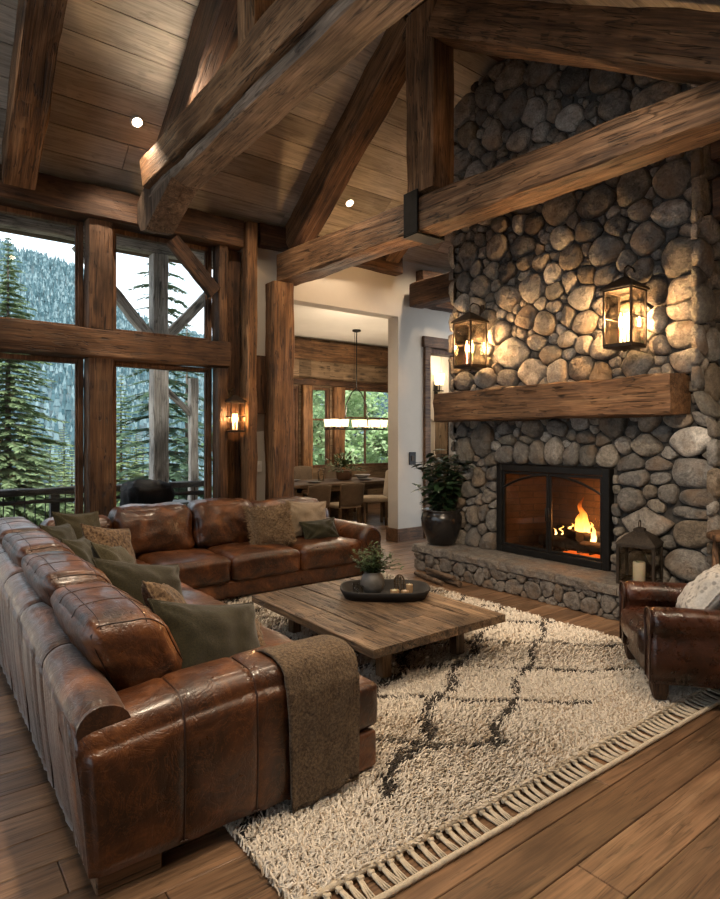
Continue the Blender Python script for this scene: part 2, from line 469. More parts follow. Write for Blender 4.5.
m.prism([(7.3, roof(7.3) + .05), (RY, RZ + .05), (-1.9, roof(-1.9) + .05), (-1.9, roof(-1.9) + .2), (RY, RZ + .25), (7.3, roof(7.3) + .25)], XL - .3, 7.6, 'x')
struct(m.build('roof', M_MORTAR))

WIN = [0]
def wallY(name, x0, x1, z0, z1, y0, y1, holes, mat=None):
    """wall slab between y0 and y1 with rectangular openings (x0,x1,z0,z1)"""
    m = MB(); xs = sorted({x0, x1, *[h[0] for h in holes], *[h[1] for h in holes]}); zs = sorted({z0, z1, *[h[2] for h in holes], *[h[3] for h in holes]})
    for a, b in zip(xs, xs[1:]):
        for c, d in zip(zs, zs[1:]):
            mx, mz = (a + b) / 2, (c + d) / 2
            if any(h[0] < mx < h[1] and h[2] < mz < h[3] for h in holes): continue
            m.box((a, y0, c), (b, y1, d))
    return struct(m.build(name, mat or M_WALL))
# far wall: plaster with the wide dining opening and the hall doorway
wallY('wall_far', 3.41, 7.4, 0, 4.4, 7.0, 7.24, [(4.05, 6.05, -.01, 3.47), (6.7, 7.4, -.01, 3.05)])
# gables, side and rear walls
m = MB(); m.prism([(7.25, 0), (7.25, roof(7.25)), (RY, RZ), (-1.7, roof(-1.7)), (-1.7, 0)], XL - .25, XL - .2, 'x')
# left wall: tall off-frame openings let daylight in; the one beside the camera is added fill
def wallX(name, x0, x1, y0, y1, z0, z1, holes, mat=None):
    m = MB(); ys = sorted({y0, y1, *[h[0] for h in holes], *[h[1] for h in holes]}); zs = sorted({z0, z1, *[h[2] for h in holes], *[h[3] for h in holes]})
    for a, b in zip(ys, ys[1:]):
        for c, d in zip(zs, zs[1:]):
            my, mz = (a + b) / 2, (c + d) / 2
            if any(h[0] < my < h[1] and h[2] < mz < h[3] for h in holes): continue
            m.box((x0, a, c), (x1, b, d))
    return struct(m.build(name, mat or M_WALL))
wallX('wall_left', XL - .2, XL, -1.7, 7.25, 0, 3.0, [(-1.4, .4, .1, 2.9), (.6, 3.0, .1, 2.9), (3.3, 6.3, .1, 2.9)])
m = MB(); m.box((XL - .2, -1.0, 3.0), (XL, 7.25, 3.2)); m.prism([(7.25, 3.2), (7.25, roof(7.25)), (6.3, roof(6.3)), (6.3, 3.2)], XL - .2, XL, 'x'); m.prism([(1.2, 3.2), (1.2, roof(1.2)), (0, 3.21)], XL - .2, XL, 'x')
m.box((XL - .18, 4.22, 3.2), (XL - .02, 4.38, RZ - .05)); struct(m.build('wall_left_gable', M_GABLE))
for a, b in ((1.2, 4.22), (4.38, 6.3)):  # unseen upper glazing, added to bring daylight onto the ceiling
    WIN[0] += 1; r = thing('window_%d' % WIN[0], None, None, (XL - .1, (a + b) / 2, 3.2)); struct(r)
    g_ = MB(); g_.prism([(a, 3.2), (b, 3.2), (b, roof(b) - .02), (a, roof(a) - .02)], XL - .108, XL - .1, 'x'); g_.build('pane', M_GLASS, r)
m = MB(); m.box((XL - .2, -1.9, 0), (XR + .2, -1.7, 2.05)); struct(m.build('wall_rear', M_WALL))
m = MB(); m.box((XR, -1.7, 0), (XR + .15, 2.3, 3.5)); struct(m.build('wall_right', M_WALL))
m = MB(); m.prism([(2.33, 3.5), (2.33, roof(2.33)), (.4, 3.5)], XR + .02, XR + .13, 'x'); struct(m.build('wall_right_gable', M_GABLE))
m = MB()
z = 3.66; 
while z < RZ:
    ze = min(z + .24, RZ); a = min(7.0, RY + (RZ - z - .02) / KS); b = max(2.5, RY - (RZ - z - .02) / KS)
    m.box((7.3, b, z + .003), (7.34, a, ze - .003)); z = ze
struct(m.build('wall_right_boards', M_GABLE))

# ---------------------------------------------------------------- window wall (plane y = 7)
def tpost(name, label, p0, p1, w, d, mat=M_POST, cat='post', group=None, up=(0, 1, 0)):
    o = beam(name, p0, p1, w, d, mat, up=up); return tag(o, label, cat, group)
def tbeam(name, label, p0, p1, w, h, mat=M_BEAM, cat='beam', group=None, **k):
    o = beam(name, p0, p1, w, h, mat, **k); return tag(o, label, cat, group)
tbeam('header_beam', 'long dark timber beam above the upper windows, under the ceiling boards', (-2.55, 7.0, 4.14), (3.36, 7.0, 4.14), .36, .34, M_BEAMD)
tbeam('transom_beam', 'thick brown timber rail between the upper and lower windows', (-2.55, 6.99, 2.625), (3.19, 6.99, 2.625), .3, .31, M_BEAMW)
for z0, z1, lab in ((0, 2.465, 'lower window post between the two tall lower panes'), (2.785, 3.965, 'short upper window post between the two upper panes')):
    tpost('window_post', 'brown timber ' + lab, (1.695, 7.0, z0), (1.695, 7.0, z1), .26, .26, M_BEAMW)
tpost('window_post', 'narrow warm-brown post at the right end of the lower windows', (3.115, 6.98, 0), (3.115, 6.98, 2.46), .13, .22, M_BEAMW)
tpost('window_post', 'narrow brown post at the right end of the upper window, above the rail', (3.115, 6.98, 2.79), (3.115, 6.98, 3.965), .13, .22, M_BEAMW)
tpost('recessed_board', 'dark recessed timber board behind the small wall lantern', (3.295, 7.08, 0), (3.295, 7.08, 3.96), .21, .2, M_BEAMD, 'board')
tpost('corner_post', 'tall rough timber post right of the small wall lantern, reaching the ceiling', (3.46, 6.88, 0), (3.46, 6.88, 4.3), .15, .21, M_POST)
tpost('timber_column', 'wide orange-brown timber column beside the dining room opening', (3.88, 6.84, 0), (3.88, 6.84, 3.6), .31, .26, M_POST, 'column')
tbeam('timber_block', 'short dark timber block on the white wall beside the wide column', (3.655, 6.96, 1.92), (3.655, 6.96, 2.66), .165, .1, M_BEAMD, 'block', up=(0, 1, 0))
tbeam('wall_plate', 'dark timber plate along the top of the white far wall', (3.6, 6.93, 4.22), (6.0, 6.93, 4.22), .2, .28, M_BEAMD)
tbeam('wall_plate', 'dark timber plate above the hall doorway behind the chimney', (6.42, 6.93, 3.95), (7.28, 6.93, 3.95), .2, .56, M_BEAMD)
tbeam('window_brace', 'dark diagonal timber brace across the corner of the upper right window', (2.48, 6.9, 3.92), (3.01, 6.9, 3.37), .19, .1, M_BEAMD, 'brace', up=(0, 1, 0))

M_SASH = wood('sash_wood', (.06, .028, .015), (.15, .073, .037), (.24, .125, .065), axis='z', gs=2, bump=.2, knots=0, crack=.2)
M_TRIMW = wood('trim_wood', (.05, .024, .012), (.12, .06, .028), (.18, .1, .05), axis='x', gs=2, bump=.3, knots=.3)
def window(x0, x1, z0, z1, y=7.12, bars=(), fw=.055, mat=None, fd=.1):
    WIN[0] += 1
    f = MB()
    f.box((x0, y - fd / 2, z0), (x0 + fw, y + fd / 2, z1), .006); f.box((x1 - fw, y - fd / 2, z0), (x1, y + fd / 2, z1), .006)
    f.box((x0 + fw, y - fd / 2, z0), (x1 - fw, y + fd / 2, z0 + fw), .006); f.box((x0 + fw, y - fd / 2, z1 - fw), (x1 - fw, y + fd / 2, z1), .006)
    # inner rebate
    q = fw * .35
    f.box((x0 + fw, y - .02, z0 + fw), (x0 + fw + q, y + .03, z1 - fw), .003); f.box((x1 - fw - q, y - .02, z0 + fw), (x1 - fw, y + .03, z1 - fw), .003)
    for k, t in bars:
        if k == 'v':
            xx = x0 + (x1 - x0) * t; f.box((xx - .02, y - .025, z0 + fw), (xx + .02, y + .025, z1 - fw), .004)
        else:
            zz = z0 + (z1 - z0) * t; f.box((x0 + fw, y - .025, zz - .02), (x1 - fw, y + .025, zz + .02), .004)
    r = thing('window_%d' % WIN[0], None, None, ((x0 + x1) / 2, y, z0)); struct(r)
    f.build('window_frame', mat or M_SASH, r)
    g = MB(); g.box((x0 + fw * .9, y - .004, z0 + fw * .9), (x1 - fw * .9, y + .004, z1 - fw * .9)); g.build('pane', M_GLASS, r)
    return r
for a, b in ((-2.55, .0), (.0, 1.56), (1.84, 3.05)):
    window(a, b, 2.78, 3.97); window(a, b, .06, 2.47)
# pale sill strip seen beside the right window
# off-frame windows in the left wall; the first is added for more daylight
for (a, b) in ((-1.4, .4), (.6, 1.8), (1.8, 3.0), (3.3, 4.8), (4.8, 6.3)):
    WIN[0] += 1
    r = thing('window_%d' % WIN[0], None, None, (XL - .1, (a + b) / 2, .1)); struct(r)
    f = MB()
    for lo, hi in (((a, .1), (a + .07, 2.9)), ((b - .07, .1), (b, 2.9)), ((a + .07, .1), (b - .07, .17)), ((a + .07, 2.83), (b - .07, 2.9))):
        f.box((XL - .16, lo[0], lo[1]), (XL - .06, hi[0], hi[1]), .005)
    f.build('window_frame', M_SASH, r)
    g = MB(); g.box((XL - .114, a + .06, .16), (XL - .106, b - .06, 2.84)); g.build('pane', M_GLASS, r)

# base boards, opening trim
m = MB(); m.box((6.05, 6.97, 0), (6.7 - .14, 7.0, .2), .005); m.box((6.02, 6.97, 0), (6.05, 7.26, .2), .005); struct(m.build('baseboard_far', M_TRIMW))
m = MB(); m.box((3.57, 6.97, 0), (3.72, 7.0, .2), .005); struct(m.build('baseboard_column', M_TRIMW))
m = MB(); m.box((6.58, 6.95, 0), (6.7, 7.02, 3.05), .006); m.box((6.55, 6.94, 3.05), (7.4, 7.02, 3.22), .006); struct(recalc(m.build('trim_1', M_TRIMW)))
m = MB(); m.box((6.71, 7.02, 2.97), (7.4, 7.22, 3.045), .004); m.box((6.7, 7.02, 0), (6.73, 7.24, 3.0), .004); struct(m.build('trim_2', M_SASH))

# ============================================================ roof trusses and rafters
def rafter(name, mat, parent, x, w, h, ya, yb, drop=.0, **k):
    """timber lying just under the boards from (ya) to (yb)"""
    cs = 1 / math.sqrt(1 + KS * KS)
    o = (h / 2 + .012 + drop) / cs
    return beam(name, (x, ya, roof(ya) - o), (x, yb, roof(yb) - o), w, h, mat, parent, **k)
o = rafter('rafter', M_BEAM, None, .9, .3, .36, 6.76, RY + .17, cut0=.6); tag(o, 'lone rough rafter at the upper left, running down the boarded ceiling to the header beam', 'rafter')
o = rafter('rafter', M_BEAM, None, 5.72, .26, .26, 6.76, 5.36, cut0=.6); tag(o, 'rafter left of the chimney, seen behind and below the main tie beam', 'rafter')
# truss over the sofa
t = thing('roof_truss', 'near timber roof truss crossing the top of the picture above the sofa', 'truss', (2.2, RY, 4.1))
beam('tie_beam', (2.21, 6.4, 4.16), (2.21, 1.2, 4.16), .32, .12, M_BEAMG, t, cut0=-.55, rough=.012)
beam('tie_beam_cap', (2.16, 6.42, 4.385), (2.16, 1.85, 4.385), .36, .33, M_BEAM, t, cut0=-.25)
rafter('rafter', M_BEAMD, t, 2.28, .3, .5, 6.45, RY + .2)
rafter('rafter', M_BEAMD, t, 2.28, .3, .45, RY - .2, .2)
beam('king_post', (2.28, RY, 4.6), (2.28, RY, 5.6), .32, .3, M_BEAM, t, up=(0, 1, 0))
m = MB()
m.prism([(5.7, 4.12), (6.5, 3.83), (6.66, 3.86), (6.78, 4.0), (6.78, 4.2), (6.3, 4.4)], 2.05, 2.2, 'x'); m.prism([(5.72, 4.12), (6.5, 3.84), (6.66, 3.87), (6.78, 4.0), (6.78, 4.2), (6.3, 4.4)], 2.207, 2.35, 'x')
m.build('knee_block', wood('knee_timber', (.07, .045, .03), (.17, .115, .078), (.27, .195, .14), axis='z', bump=.7), t)
# truss in front of the chimney
t = thing('roof_truss', 'king-post timber truss crossing in front of the stone chimney', 'truss', (4.1, RY, 3.62))
def tx(y): return 3.86 + (6.9 - y) * .0456 + .16
beam('tie_beam', (tx(6.9), 6.9, 3.815), (tx(1.1), 1.1, 3.745), .32, .38, M_BEAM, t, w1=.32, h1=.27, rough=.014)
beam('king_post', (4.12, 4.29, 3.99), (4.12, 4.29, 5.78), .3, .4, M_BEAM, t, up=(0, 1, 0))
rafter('rafter', M_BEAM, t, 4.12, .3, .36, 6.86, RY + .23, drop=.02)
beam('rafter', (4.12, 4.08, 5.574), (4.12, 1.0, 3.643), .34, .34, M_BEAM, t)
m = MB(); yk = 4.29
m.box((tx(yk) - .19, yk - .0, 3.6), (tx(yk) - .165, yk + .2, 4.02), .004); m.box((tx(yk) - .19, yk, 3.585), (tx(yk) + .19, yk + .2, 3.602), .004)
m.box((tx(yk) + .165, yk, 3.6), (tx(yk) + .19, yk + .2, 4.02), .004)
for zz in (3.7, 3.82, 3.94):
    m.lathe([(.014, 0), (.014, .008), (0.001, .012)], 8, (0, 0, 0)) if False else None
m.build('iron_strap', M_IRON, t)
tbeam('ridge_beam', 'dark timber ridge beam along the peak of the ceiling', (-2.5, RY, RZ - .27), (5.3, RY, RZ - .27), .26, .32, M_BEAMD)
# beam that carries the low roof over the chimney alcove
tbeam('alcove_beam', 'dark timber beam between the white far wall and the left side of the chimney', (6.33, 6.9, 3.8), (6.33, 5.34, 3.8), .28, .36, M_BEAMD)
tbeam('wall_beam', 'dark timber beam on top of the white wall right of the chimney', (5.66, 2.28, 3.67), (5.66, 1.05, 3.67), .22, .34, M_BEAMD)
tbeam('wall_beam', 'upper dark timber beam on the wall right of the chimney, under the roof', (5.62, 2.28, 4.12), (5.62, 1.8, 4.12), .22, .26, M_BEAMD)

# ---------------------------------------------------------------- switches
t = thing('light_switch', 'small white light switch plate on the plaster strip left of the wide column', 'switch', (3.655, 6.99, 1.22))
m = MB(); m.box((3.61, 6.985, 1.16), (3.7, 7.0, 1.3), .004); m.build('plate', plain('switch_white', (.75, .73, .7), .5, var=.03), t)
m = MB(); m.box((3.638, 6.978, 1.2), (3.655, 6.986, 1.26), .002); m.box((3.662, 6.978, 1.2), (3.679, 6.986, 1.26), .002); m.build('toggle', plain('switch_toggle', (.7, .68, .64), .4, var=.03), t)
t = thing('light_switch', 'small black switch plate on the white pier above the potted plant', 'switch', (6.3, 6.99, 1.25))
m = MB(); m.box((6.27, 6.985, 1.18), (6.41, 7.0, 1.38), .004); m.build('plate', M_IRON, t)
m = MB(); m.box((6.31, 6.975, 1.24), (6.37, 6.987, 1.32), .003); m.build('dial', M_BRONZE, t)
# ============================================================ stone fireplace
FX = 5.47
def clip(poly, nx, ny, d):
    """keep nx*x+ny*y <= d"""
    out = []; n = len(poly)
    for i in range(n):
        p, q = poly[i], poly[(i + 1) % n]; a = nx * p[0] + ny * p[1] - d; b = nx * q[0] + ny * q[1] - d
        if a <= 0: out.append(p)
        if (a < 0) != (b < 0) and abs(a - b) > 1e-12:
            t = a / (a - b); out.append((p[0] + (q[0] - p[0]) * t, p[1] + (q[1] - p[1]) * t))
    return out
def rad(s, dx, dy):
    l = math.hypot(dx, dy) or 1e-9; return 1 / math.sqrt((dx / l / s[2]) ** 2 + (dy / l / s[3]) ** 2)
def pack(man, u0, u1, v0, v1, holes, sizes, rnd, asp=(1.0, 1.5), tight=.93):
    S = [list(s) for s in man]
    for r, tries in sizes:
        for _ in range(tries):
            a = rnd.uniform(*asp); rr = r * rnd.uniform(.85, 1.15); ru, rv = rr * math.sqrt(a), rr / math.sqrt(a)
            if rnd.random() < .22: ru, rv = rv, ru
            u = rnd.uniform(u0 + ru * .55, u1 - ru * .55); v = rnd.uniform(v0 + rv * .55, v1 - rv * .55)
            if any(h[0] - ru * .6 < u < h[1] + ru * .6 and h[2] - rv * .6 < v < h[3] + rv * .6 for h in holes): continue
            c = [u, v, ru, rv]; ok = True
            for s in S:
                dx, dy = s[0] - u, s[1] - v
                if abs(dx) > 1 or abs(dy) > 1: continue
                if math.hypot(dx, dy) < tight * (rad(s, dx, dy) + rad(c, dx, dy)): ok = False; break
            if ok: S.append(c)
    return S
def cells(S, u0, u1, v0, v1, holes, gap=.008, grow=1.3, sup=2.6, soft=2):
    out = []
    for i, s in enumerate(S):
        P = []
        for k in range(28):
            a = 2 * math.pi * k / 28; ca, sa = math.cos(a), math.sin(a)
            P.append((s[0] + grow * s[2] * math.copysign(abs(ca) ** (2 / sup), ca), s[1] + grow * s[3] * math.copysign(abs(sa) ** (2 / sup), sa)))
        for j, q in enumerate(S):
            if i == j: continue
            dx, dy = q[0] - s[0], q[1] - s[1]; d = math.hypot(dx, dy)
            if d > 1.4 or d < 1e-6: continue
            a, b = rad(s, dx, dy), rad(q, dx, dy)
            if d > 1.5 * (a + b) + .05: continue
            nx, ny = dx / d, dy / d; P = clip(P, nx, ny, nx * s[0] + ny * s[1] + d * a / (a + b) - gap / 2)
            if len(P) < 3: break
        if len(P) < 3: continue
        for nx, ny, d in ((-1, 0, -u0), (1, 0, u1), (0, -1, -v0), (0, 1, v1)): P = clip(P, nx, ny, d)
        for h in holes:
            c = [(h[0] - s[0], (1, 0, h[0])), (s[0] - h[1], (-1, 0, -h[1])), (h[2] - s[1], (0, 1, h[2])), (s[1] - h[3], (0, -1, -h[3]))]
            c.sort(key=lambda t: -t[0]); P = clip(P, *c[0][1]) if len(P) > 2 else P
        if len(P) < 3: continue
        for _ in range(soft):
            Q = []
            for k in range(len(P)):
                p, q = P[k], P[(k + 1) % len(P)]
                Q += [(p[0] * .75 + q[0] * .25, p[1] * .75 + q[1] * .25), (p[0] * .25 + q[0] * .75, p[1] * .25 + q[1] * .75)]
            P = Q
        # resample
        L = [math.dist(P[k], P[(k + 1) % len(P)]) for k in range(len(P))]; tot = sum(L)
        if tot < .1: continue
        n = 26; R_ = []; k = 0; acc = 0
        for m_ in range(n):
            t = tot * m_ / n
            while acc + L[k] < t and k < len(L) - 1: acc += L[k]; k += 1
            f = (t - acc) / max(L[k], 1e-9); p, q = P[k], P[(k + 1) % len(P)]; R_.append((p[0] + (q[0] - p[0]) * f, p[1] + (q[1] - p[1]) * f))
        out.append(R_)
    return out
def stones(m, polys, mapf, h=.085, base=-.03, flat=.0, rnd=random, ns=6.0, na=.026):
    for P in polys:
        cu = sum(p[0] for p in P) / len(P); cv = sum(p[1] for p in P) / len(P)
        size = min(max(p[0] for p in P) - min(p[0] for p in P), max(p[1] for p in P) - min(p[1] for p in P))
        hh = min(h, size * .42) * rnd.uniform(.75, 1.2); tu, tv = rnd.uniform(-.12, .12), rnd.uniform(-.12, .12)
        rings = []
        for sc, dz in (((.97, base), (1.0, hh * .3), (.985, hh * .7), (.95, hh * .9), (.85, hh), (.6, hh * 1.03), (.32, hh * 1.05)) if flat else ((.97, base), (1.0, hh * .12), (.985, hh * .38), (.93, hh * .63), (.82, hh * (.82 + flat * .1)), (.6, hh * .95), (.32, hh))):
            ring = []
            for u, v in P:
                a, b = cu + (u - cu) * sc, cv + (v - cv) * sc
                d = dz + (a - cu) * tu * (dz > 0) + (b - cv) * tv * (dz > 0)
                w = Vector(mapf(a, b, d)); 
                if dz > 0: w = Vector(mapf(a, b, d + na * N3(w, ns) + na * .6 * N3(w, ns * 2.7) + na * .35 * N3(w, ns * 7)))
                ring.append(w)
            rings.append(ring)
        b = len(m.v); m.rings(rings, True, False, True)
        c = Vector(mapf(cu, cv, hh * 1.0)); m.v.append(tuple(c)); n = len(P); k0 = len(m.v) - 1; o = b + (len(rings) - 1) * n
        for j in range(n): m.f.append((o + j, o + (j + 1) % n, k0)); m.sm.append(True)

def px2w(px, py, X0):
    u = (px - 360) / 599.5; v = (438 - py) / 599.5; dx = math.sin(A) + u * math.cos(A); dy = math.cos(A) - u * math.sin(A); t = X0 / dx
    return dy * t, 1.6 + v * t, t
# measured stones: centre and half size as read off the photograph, converted to metres on the breast
STN = [(690,473,19.6,14.6),(692,498,17,9),(690,513,24,6.5),(691,534.4,17.8,14.2),(687.5,565,19,16),(629.4,463,14,8),(632,479,17,8.4),(629.4,498.5,14.2,11.6),(643.6,524.6,29.4,13.4),(657.9,465,12.8,7),(659.6,478,9.8,7),(666.8,492.6,10.7,8.9),(649,492.6,8,6),(654,505,9,6),(644.5,445,16,9),(623,446,7,9),
(503.7,456,8,10.5),(520,455.5,7.5,11.3),(535.7,455.5,7.5,12),(552.5,452.5,9.3,15.5),(570.5,455.5,8.8,12),(586,456,9,12.5),(606,457,12,12),(505,440,10,5),(526,440,7.5,3.5),(531,428.7,13.7,7),(557.5,428,11,7),(585,438.7,10.5,6.3),(600,440,8,6),(502.5,429,12,6),(462.5,451,8.3,13),(461,431,6,6),(489,460,6,6),(492,474,8.7,7),(492.5,486,8.5,4.6),(466,472,6,7),(490,496,9,6),(493.7,504.5,7,4),(493.7,521,8,11),(473.9,513.7,8,9),(482,513,5,8),(491,541,10,9),(474,537,7,8),(467.5,490,6.5,8),(478,478,6,10),
(678,257,19,21),(680,289,17,15),(682,310,18,10),(680,334.7,20,14.7),(684,361,18,12),(635.5,364,17,12),(604.4,249,18,14),(645,238,18,16),(580,298,13,12),(495.5,246.6,12,13),(466.7,255.5,10,14.5),(522,246.7,14,11),(560,238,12,12),(586.6,231,15,11),(531,286.6,12,13),(506.6,298,11,12),(509,353,20,14),(531,373,15,12),(555.5,373,10.5,11),(578.6,368,12.5,13),(549,353,12,9),(544,324,11,12.5),(553,292,10,8),(551,272,10,9),(569,258,11,13),(584,322,13,11),(606,345,16,13),(484.4,379,11,10),(462,381,10,10),(506.6,379,10,9),(670.7,178,20,20),(668,212,24,13),(655,290,12,14),(640,270,11,12),(655,320,10,13),(660,345,9,10),(620,290,12,12),(622,315,11,11),(615,225,12,10),(480,285,9,11),(463,282,8,10),(462,303,8,9),(466,325,8,11),(490,270,8,8),(475,270,6,8),(523,262,9,8),(540,262,9,9),(486,318,8,9),(525,318,9,11),(535,342,9,8),(565,340,10,8)]
FK = .3
man = []
for px, py, a, b in STN:
    y, zz, t = px2w(px, py, 5.42)
    y2, _, _ = px2w(px + a, py, 5.42); y3, _, _ = px2w(px - a, py, 5.42)
    u_ = -y
    if zz < 1.7 and u_ > -2.75: u_ = -(y + 2.75 * FK) / (1 + FK)
    man.append((u_, zz, abs(y3 - y2) / 2, b / 599.5 * t))
big = px2w(686.3, 442.2, 5.40); bigs = (-(big[0] + 2.75 * FK) / (1 + FK), big[1], .118, .128)
FB = (-4.55, -3.14, .0, 1.31)          # fire box opening in u = -y
MT = (-5.23, -2.44, 1.83, 2.1)         # mantel
rnd = random.Random(3)
U0, U1 = -5.24, -2.33
holes = [FB, MT]
man.append(bigs)
S = pack(man, U0, U1, .28, 5.9, holes, [(.17, 900), (.13, 2200), (.095, 4500), (.06, 9000), (.04, 9000)], rnd)
P = cells(S, U0, U1, .28, 5.9, holes)
def mp(u, v, d):
    fl = max(0, 1.75 - v) * .02
    return (FX - d - fl, -u - FK * max(0, u + 2.75) * max(0, min(1, (2.0 - v) / .3)), v)
fp = thing('stone_fireplace', 'tall river-stone fireplace and chimney with timber mantel, raised hearth and glazed fire box', 'fireplace', (5.47, 3.8, 0))
m = MB(); pale = MB()
bi = min(range(len(P)), key=lambda i: math.hypot(sum(p[0] for p in P[i]) / 26 - bigs[0], sum(p[1] for p in P[i]) / 26 - bigs[1]))
stones(m, P[:bi] + P[bi + 1:], mp, rnd=rnd); stones(pale, [P[bi]], mp, h=.11, rnd=rnd)
recalc(m.build('stone_facing', M_STONE, fp)); b_ = recalc(pale.build('boulder', M_PALE, fp)); b_['label'] = 'large pale rounded boulder'
# right-hand return (plane y = 2.34), widening towards the floor
rnd = random.Random(8)
S = pack([], 5.36, 6.9, .0, 5.0, [], [(.15, 500), (.11, 1500), (.08, 3000), (.05, 5000)], rnd)
P = cells(S, 5.38, 6.9, .0, 5.0, [])
m = MB(); stones(m, P, lambda u, v, d: (u, 2.36 - d * .8 - .125 * max(0, min(1, (2.0 - v) / .3)), v), rnd=rnd); recalc(m.build('stone_return', M_STONE, fp))
S = pack([], 5.36, 6.9, .0, 5.0, [], [(.15, 500), (.11, 1500), (.08, 2500)], rnd)
P = cells(S, 5.38, 6.9, .0, 5.0, [])
m = MB(); stones(m, P, lambda u, v, d: (u, 5.22 + d, v), rnd=rnd); recalc(m.build('stone_return', M_STONE, fp))
# mortar core with the fire box recess
m = MB()
m.box((FX + .005, 2.37, 0), (6.9, 3.14, 5.3)); m.box((FX + .005, 4.55, 0), (6.9, 5.21, 5.7)); m.box((FX + .005, 3.14, 1.31), (6.9, 4.55, 5.9)); m.box((FX + .7, 3.14, 0), (6.9, 4.55, 1.31)); m.box((FX + .005, 3.14, 0), (FX + .7, 4.55, .3))
m.box((FX - .02, 2.27, 0), (6.9, 2.4, 1.2))
m.build('mortar_core', M_MORTAR, fp)
# brick lining
bm_, nt, out = newmat('fire_brick'); g = G(nt); tc = g.n('ShaderNodeTexCoord').outputs['Object']
bt = g.n('ShaderNodeTexBrick'); mpn = g.n('ShaderNodeMapping'); g.l(tc, mpn.inputs[0])
sx = g.n('ShaderNodeSeparateXYZ'); g.l(tc, sx.inputs[0]); cx = g.n('ShaderNodeCombineXYZ'); g.l(g.math('ADD', sx.outputs[0], sx.outputs[1]), cx.inputs[0]); g.l(sx.outputs[2], cx.inputs[1])
g.l(cx.outputs[0], bt.inputs['Vector']); bt.inputs['Scale'].default_value = 1.0; bt.inputs['Brick Width'].default_value = .22; bt.inputs['Row Height'].default_value = .075; bt.inputs['Mortar Size'].default_value = .006
bt.inputs['Color1'].default_value = (.13, .08, .05, 1); bt.inputs['Color2'].default_value = (.085, .052, .032, 1); bt.inputs['Mortar'].default_value = (.06, .045, .035, 1)
nn = g.noise(tc, 4, 4); principled(g, out, g.mix(.8, bt.outputs[0], g.ramp(nn, [(.3, g.gray(.35)), (.7, g.gray(1.2))]), 'MULTIPLY'), .9, g.bump(bt.outputs[1], .5, .01))
m = MB()
m.box((FX + .62, 3.2, .3), (FX + .66, 4.5, 1.3))                        # back
m.add([(FX + .02, 3.17, .3), (FX + .63, 3.4, .3), (FX + .63, 3.4, 1.3), (FX + .02, 3.17, 1.3)], [(0, 1, 2, 3)])
m.add([(FX + .02, 4.52, .3), (FX + .63, 4.3, .3), (FX + .63, 4.3, 1.3), (FX + .02, 4.52, 1.3)], [(3, 2, 1, 0)])
m.box((FX + .02, 3.15, 1.29), (FX + .64, 4.54, 1.305)); m.box((FX + .0, 3.15, .3), (FX + .64, 4.54, .325))
m.build('fire_box_lining', bm_, fp)
# black iron surround, two glazed doors with an arched rail
m = MB(); y0, y1, z0, z1 = 3.15, 4.53, .315, 1.3; fx = FX - .05
for a, b, c, d in ((y0, y0 + .07, z0, z1), (y1 - .07, y1, z0, z1), (y0 + .07, y1 - .07, z1 - .07, z1), (y0 + .07, y1 - .07, z0, z0 + .07)):
    m.box((fx - .02, a, c), (FX + .03, b, d), .006)
m.build('fire_surround', M_IRON, fp)
ym = (y0 + y1) / 2
for a, b in ((y0 + .075, ym - .003), (ym + .003, y1 - .075)):
    m = MB(); c, d, w = z0 + .075, z1 - .075, .028
    m.box((fx - .005, a, c), (fx + .02, a + w, d), .003); m.box((fx - .005, b - w, c), (fx + .02, b, d), .003); m.box((fx - .005, a + w, c), (fx + .02, b - w, c + w), .003); m.box((fx - .005, a + w, d - w), (fx + .02, b - w, d), .003)
    pts = []
    for k in range(15):
        yy = a + (b - a) * k / 14; q = (yy - ym) / ((y1 - y0) / 2 - .075); pts.append((fx + .004, yy, d - .02 - .17 * q * q))
    m.tube(pts, .013, 8)
    o = m.build('fire_door', M_IRON, fp)
    gl = MB(); gl.box((fx + .006, a + w * .8, c + w * .8), (fx + .01, b - w * .8, d - w * .8)); gp = gl.build('pane', M_FGLASS, None)
    gp.parent = o; gp.matrix_basis = Matrix.Translation(-Vector(WM[fp].translation)); WM[gp] = Matrix()
    h = MB(); hy = b - .014 if b < ym else a + .014
    h.tube([(fx - .03, hy, .72), (fx - .03, hy, .86)], .008, 8); hp = h.build('handle', M_IRON, None); hp.parent = o; hp.matrix_basis = Matrix.Translation(-Vector(WM[fp].translation)); WM[hp] = Matrix()
# mantel timber
beam('mantel', (5.27, 5.23, 1.97), (5.27, 2.42, 1.975), .37, .35, wood('mantel_timber', (.06, .027, .012), (.17, .085, .038), (.28, .155, .075), bump=.9), fp, rough=.02)
# raised hearth
rnd = random.Random(21)
S = pack([], -5.42, -2.29, .0, .215, [], [(.085, 400), (.06, 1500), (.042, 3000), (.03, 4000)], rnd, asp=(1.0, 2.2), tight=.95)
P = cells(S, -5.42, -2.29, .0, .215, [], gap=.006, grow=1.6, sup=8, soft=1)
m = MB(); stones(m, P, lambda u, v, d: (4.97 - d, -u, v), h=.03, flat=.5, rnd=rnd, na=.016)
S = pack([], 4.97, 5.5, .0, .215, [], [(.1, 200), (.07, 500), (.05, 900)], rnd); P = cells(S, 4.97, 5.5, 0, .215, [], gap=.006, grow=1.4, sup=4); stones(m, P, lambda u, v, d: (u, 5.42 + d, v), h=.03, rnd=rnd, na=.008)
S = pack([], 4.97, 5.5, .0, .215, [], [(.1, 200), (.07, 500), (.05, 900)], rnd); P = cells(S, 4.97, 5.5, 0, .215, [], gap=.006, grow=1.4, sup=4); stones(m, P, lambda u, v, d: (u, 2.29 - d, v), h=.03, rnd=rnd, na=.008)
recalc(m.build('hearth_stones', M_SLAB, fp))
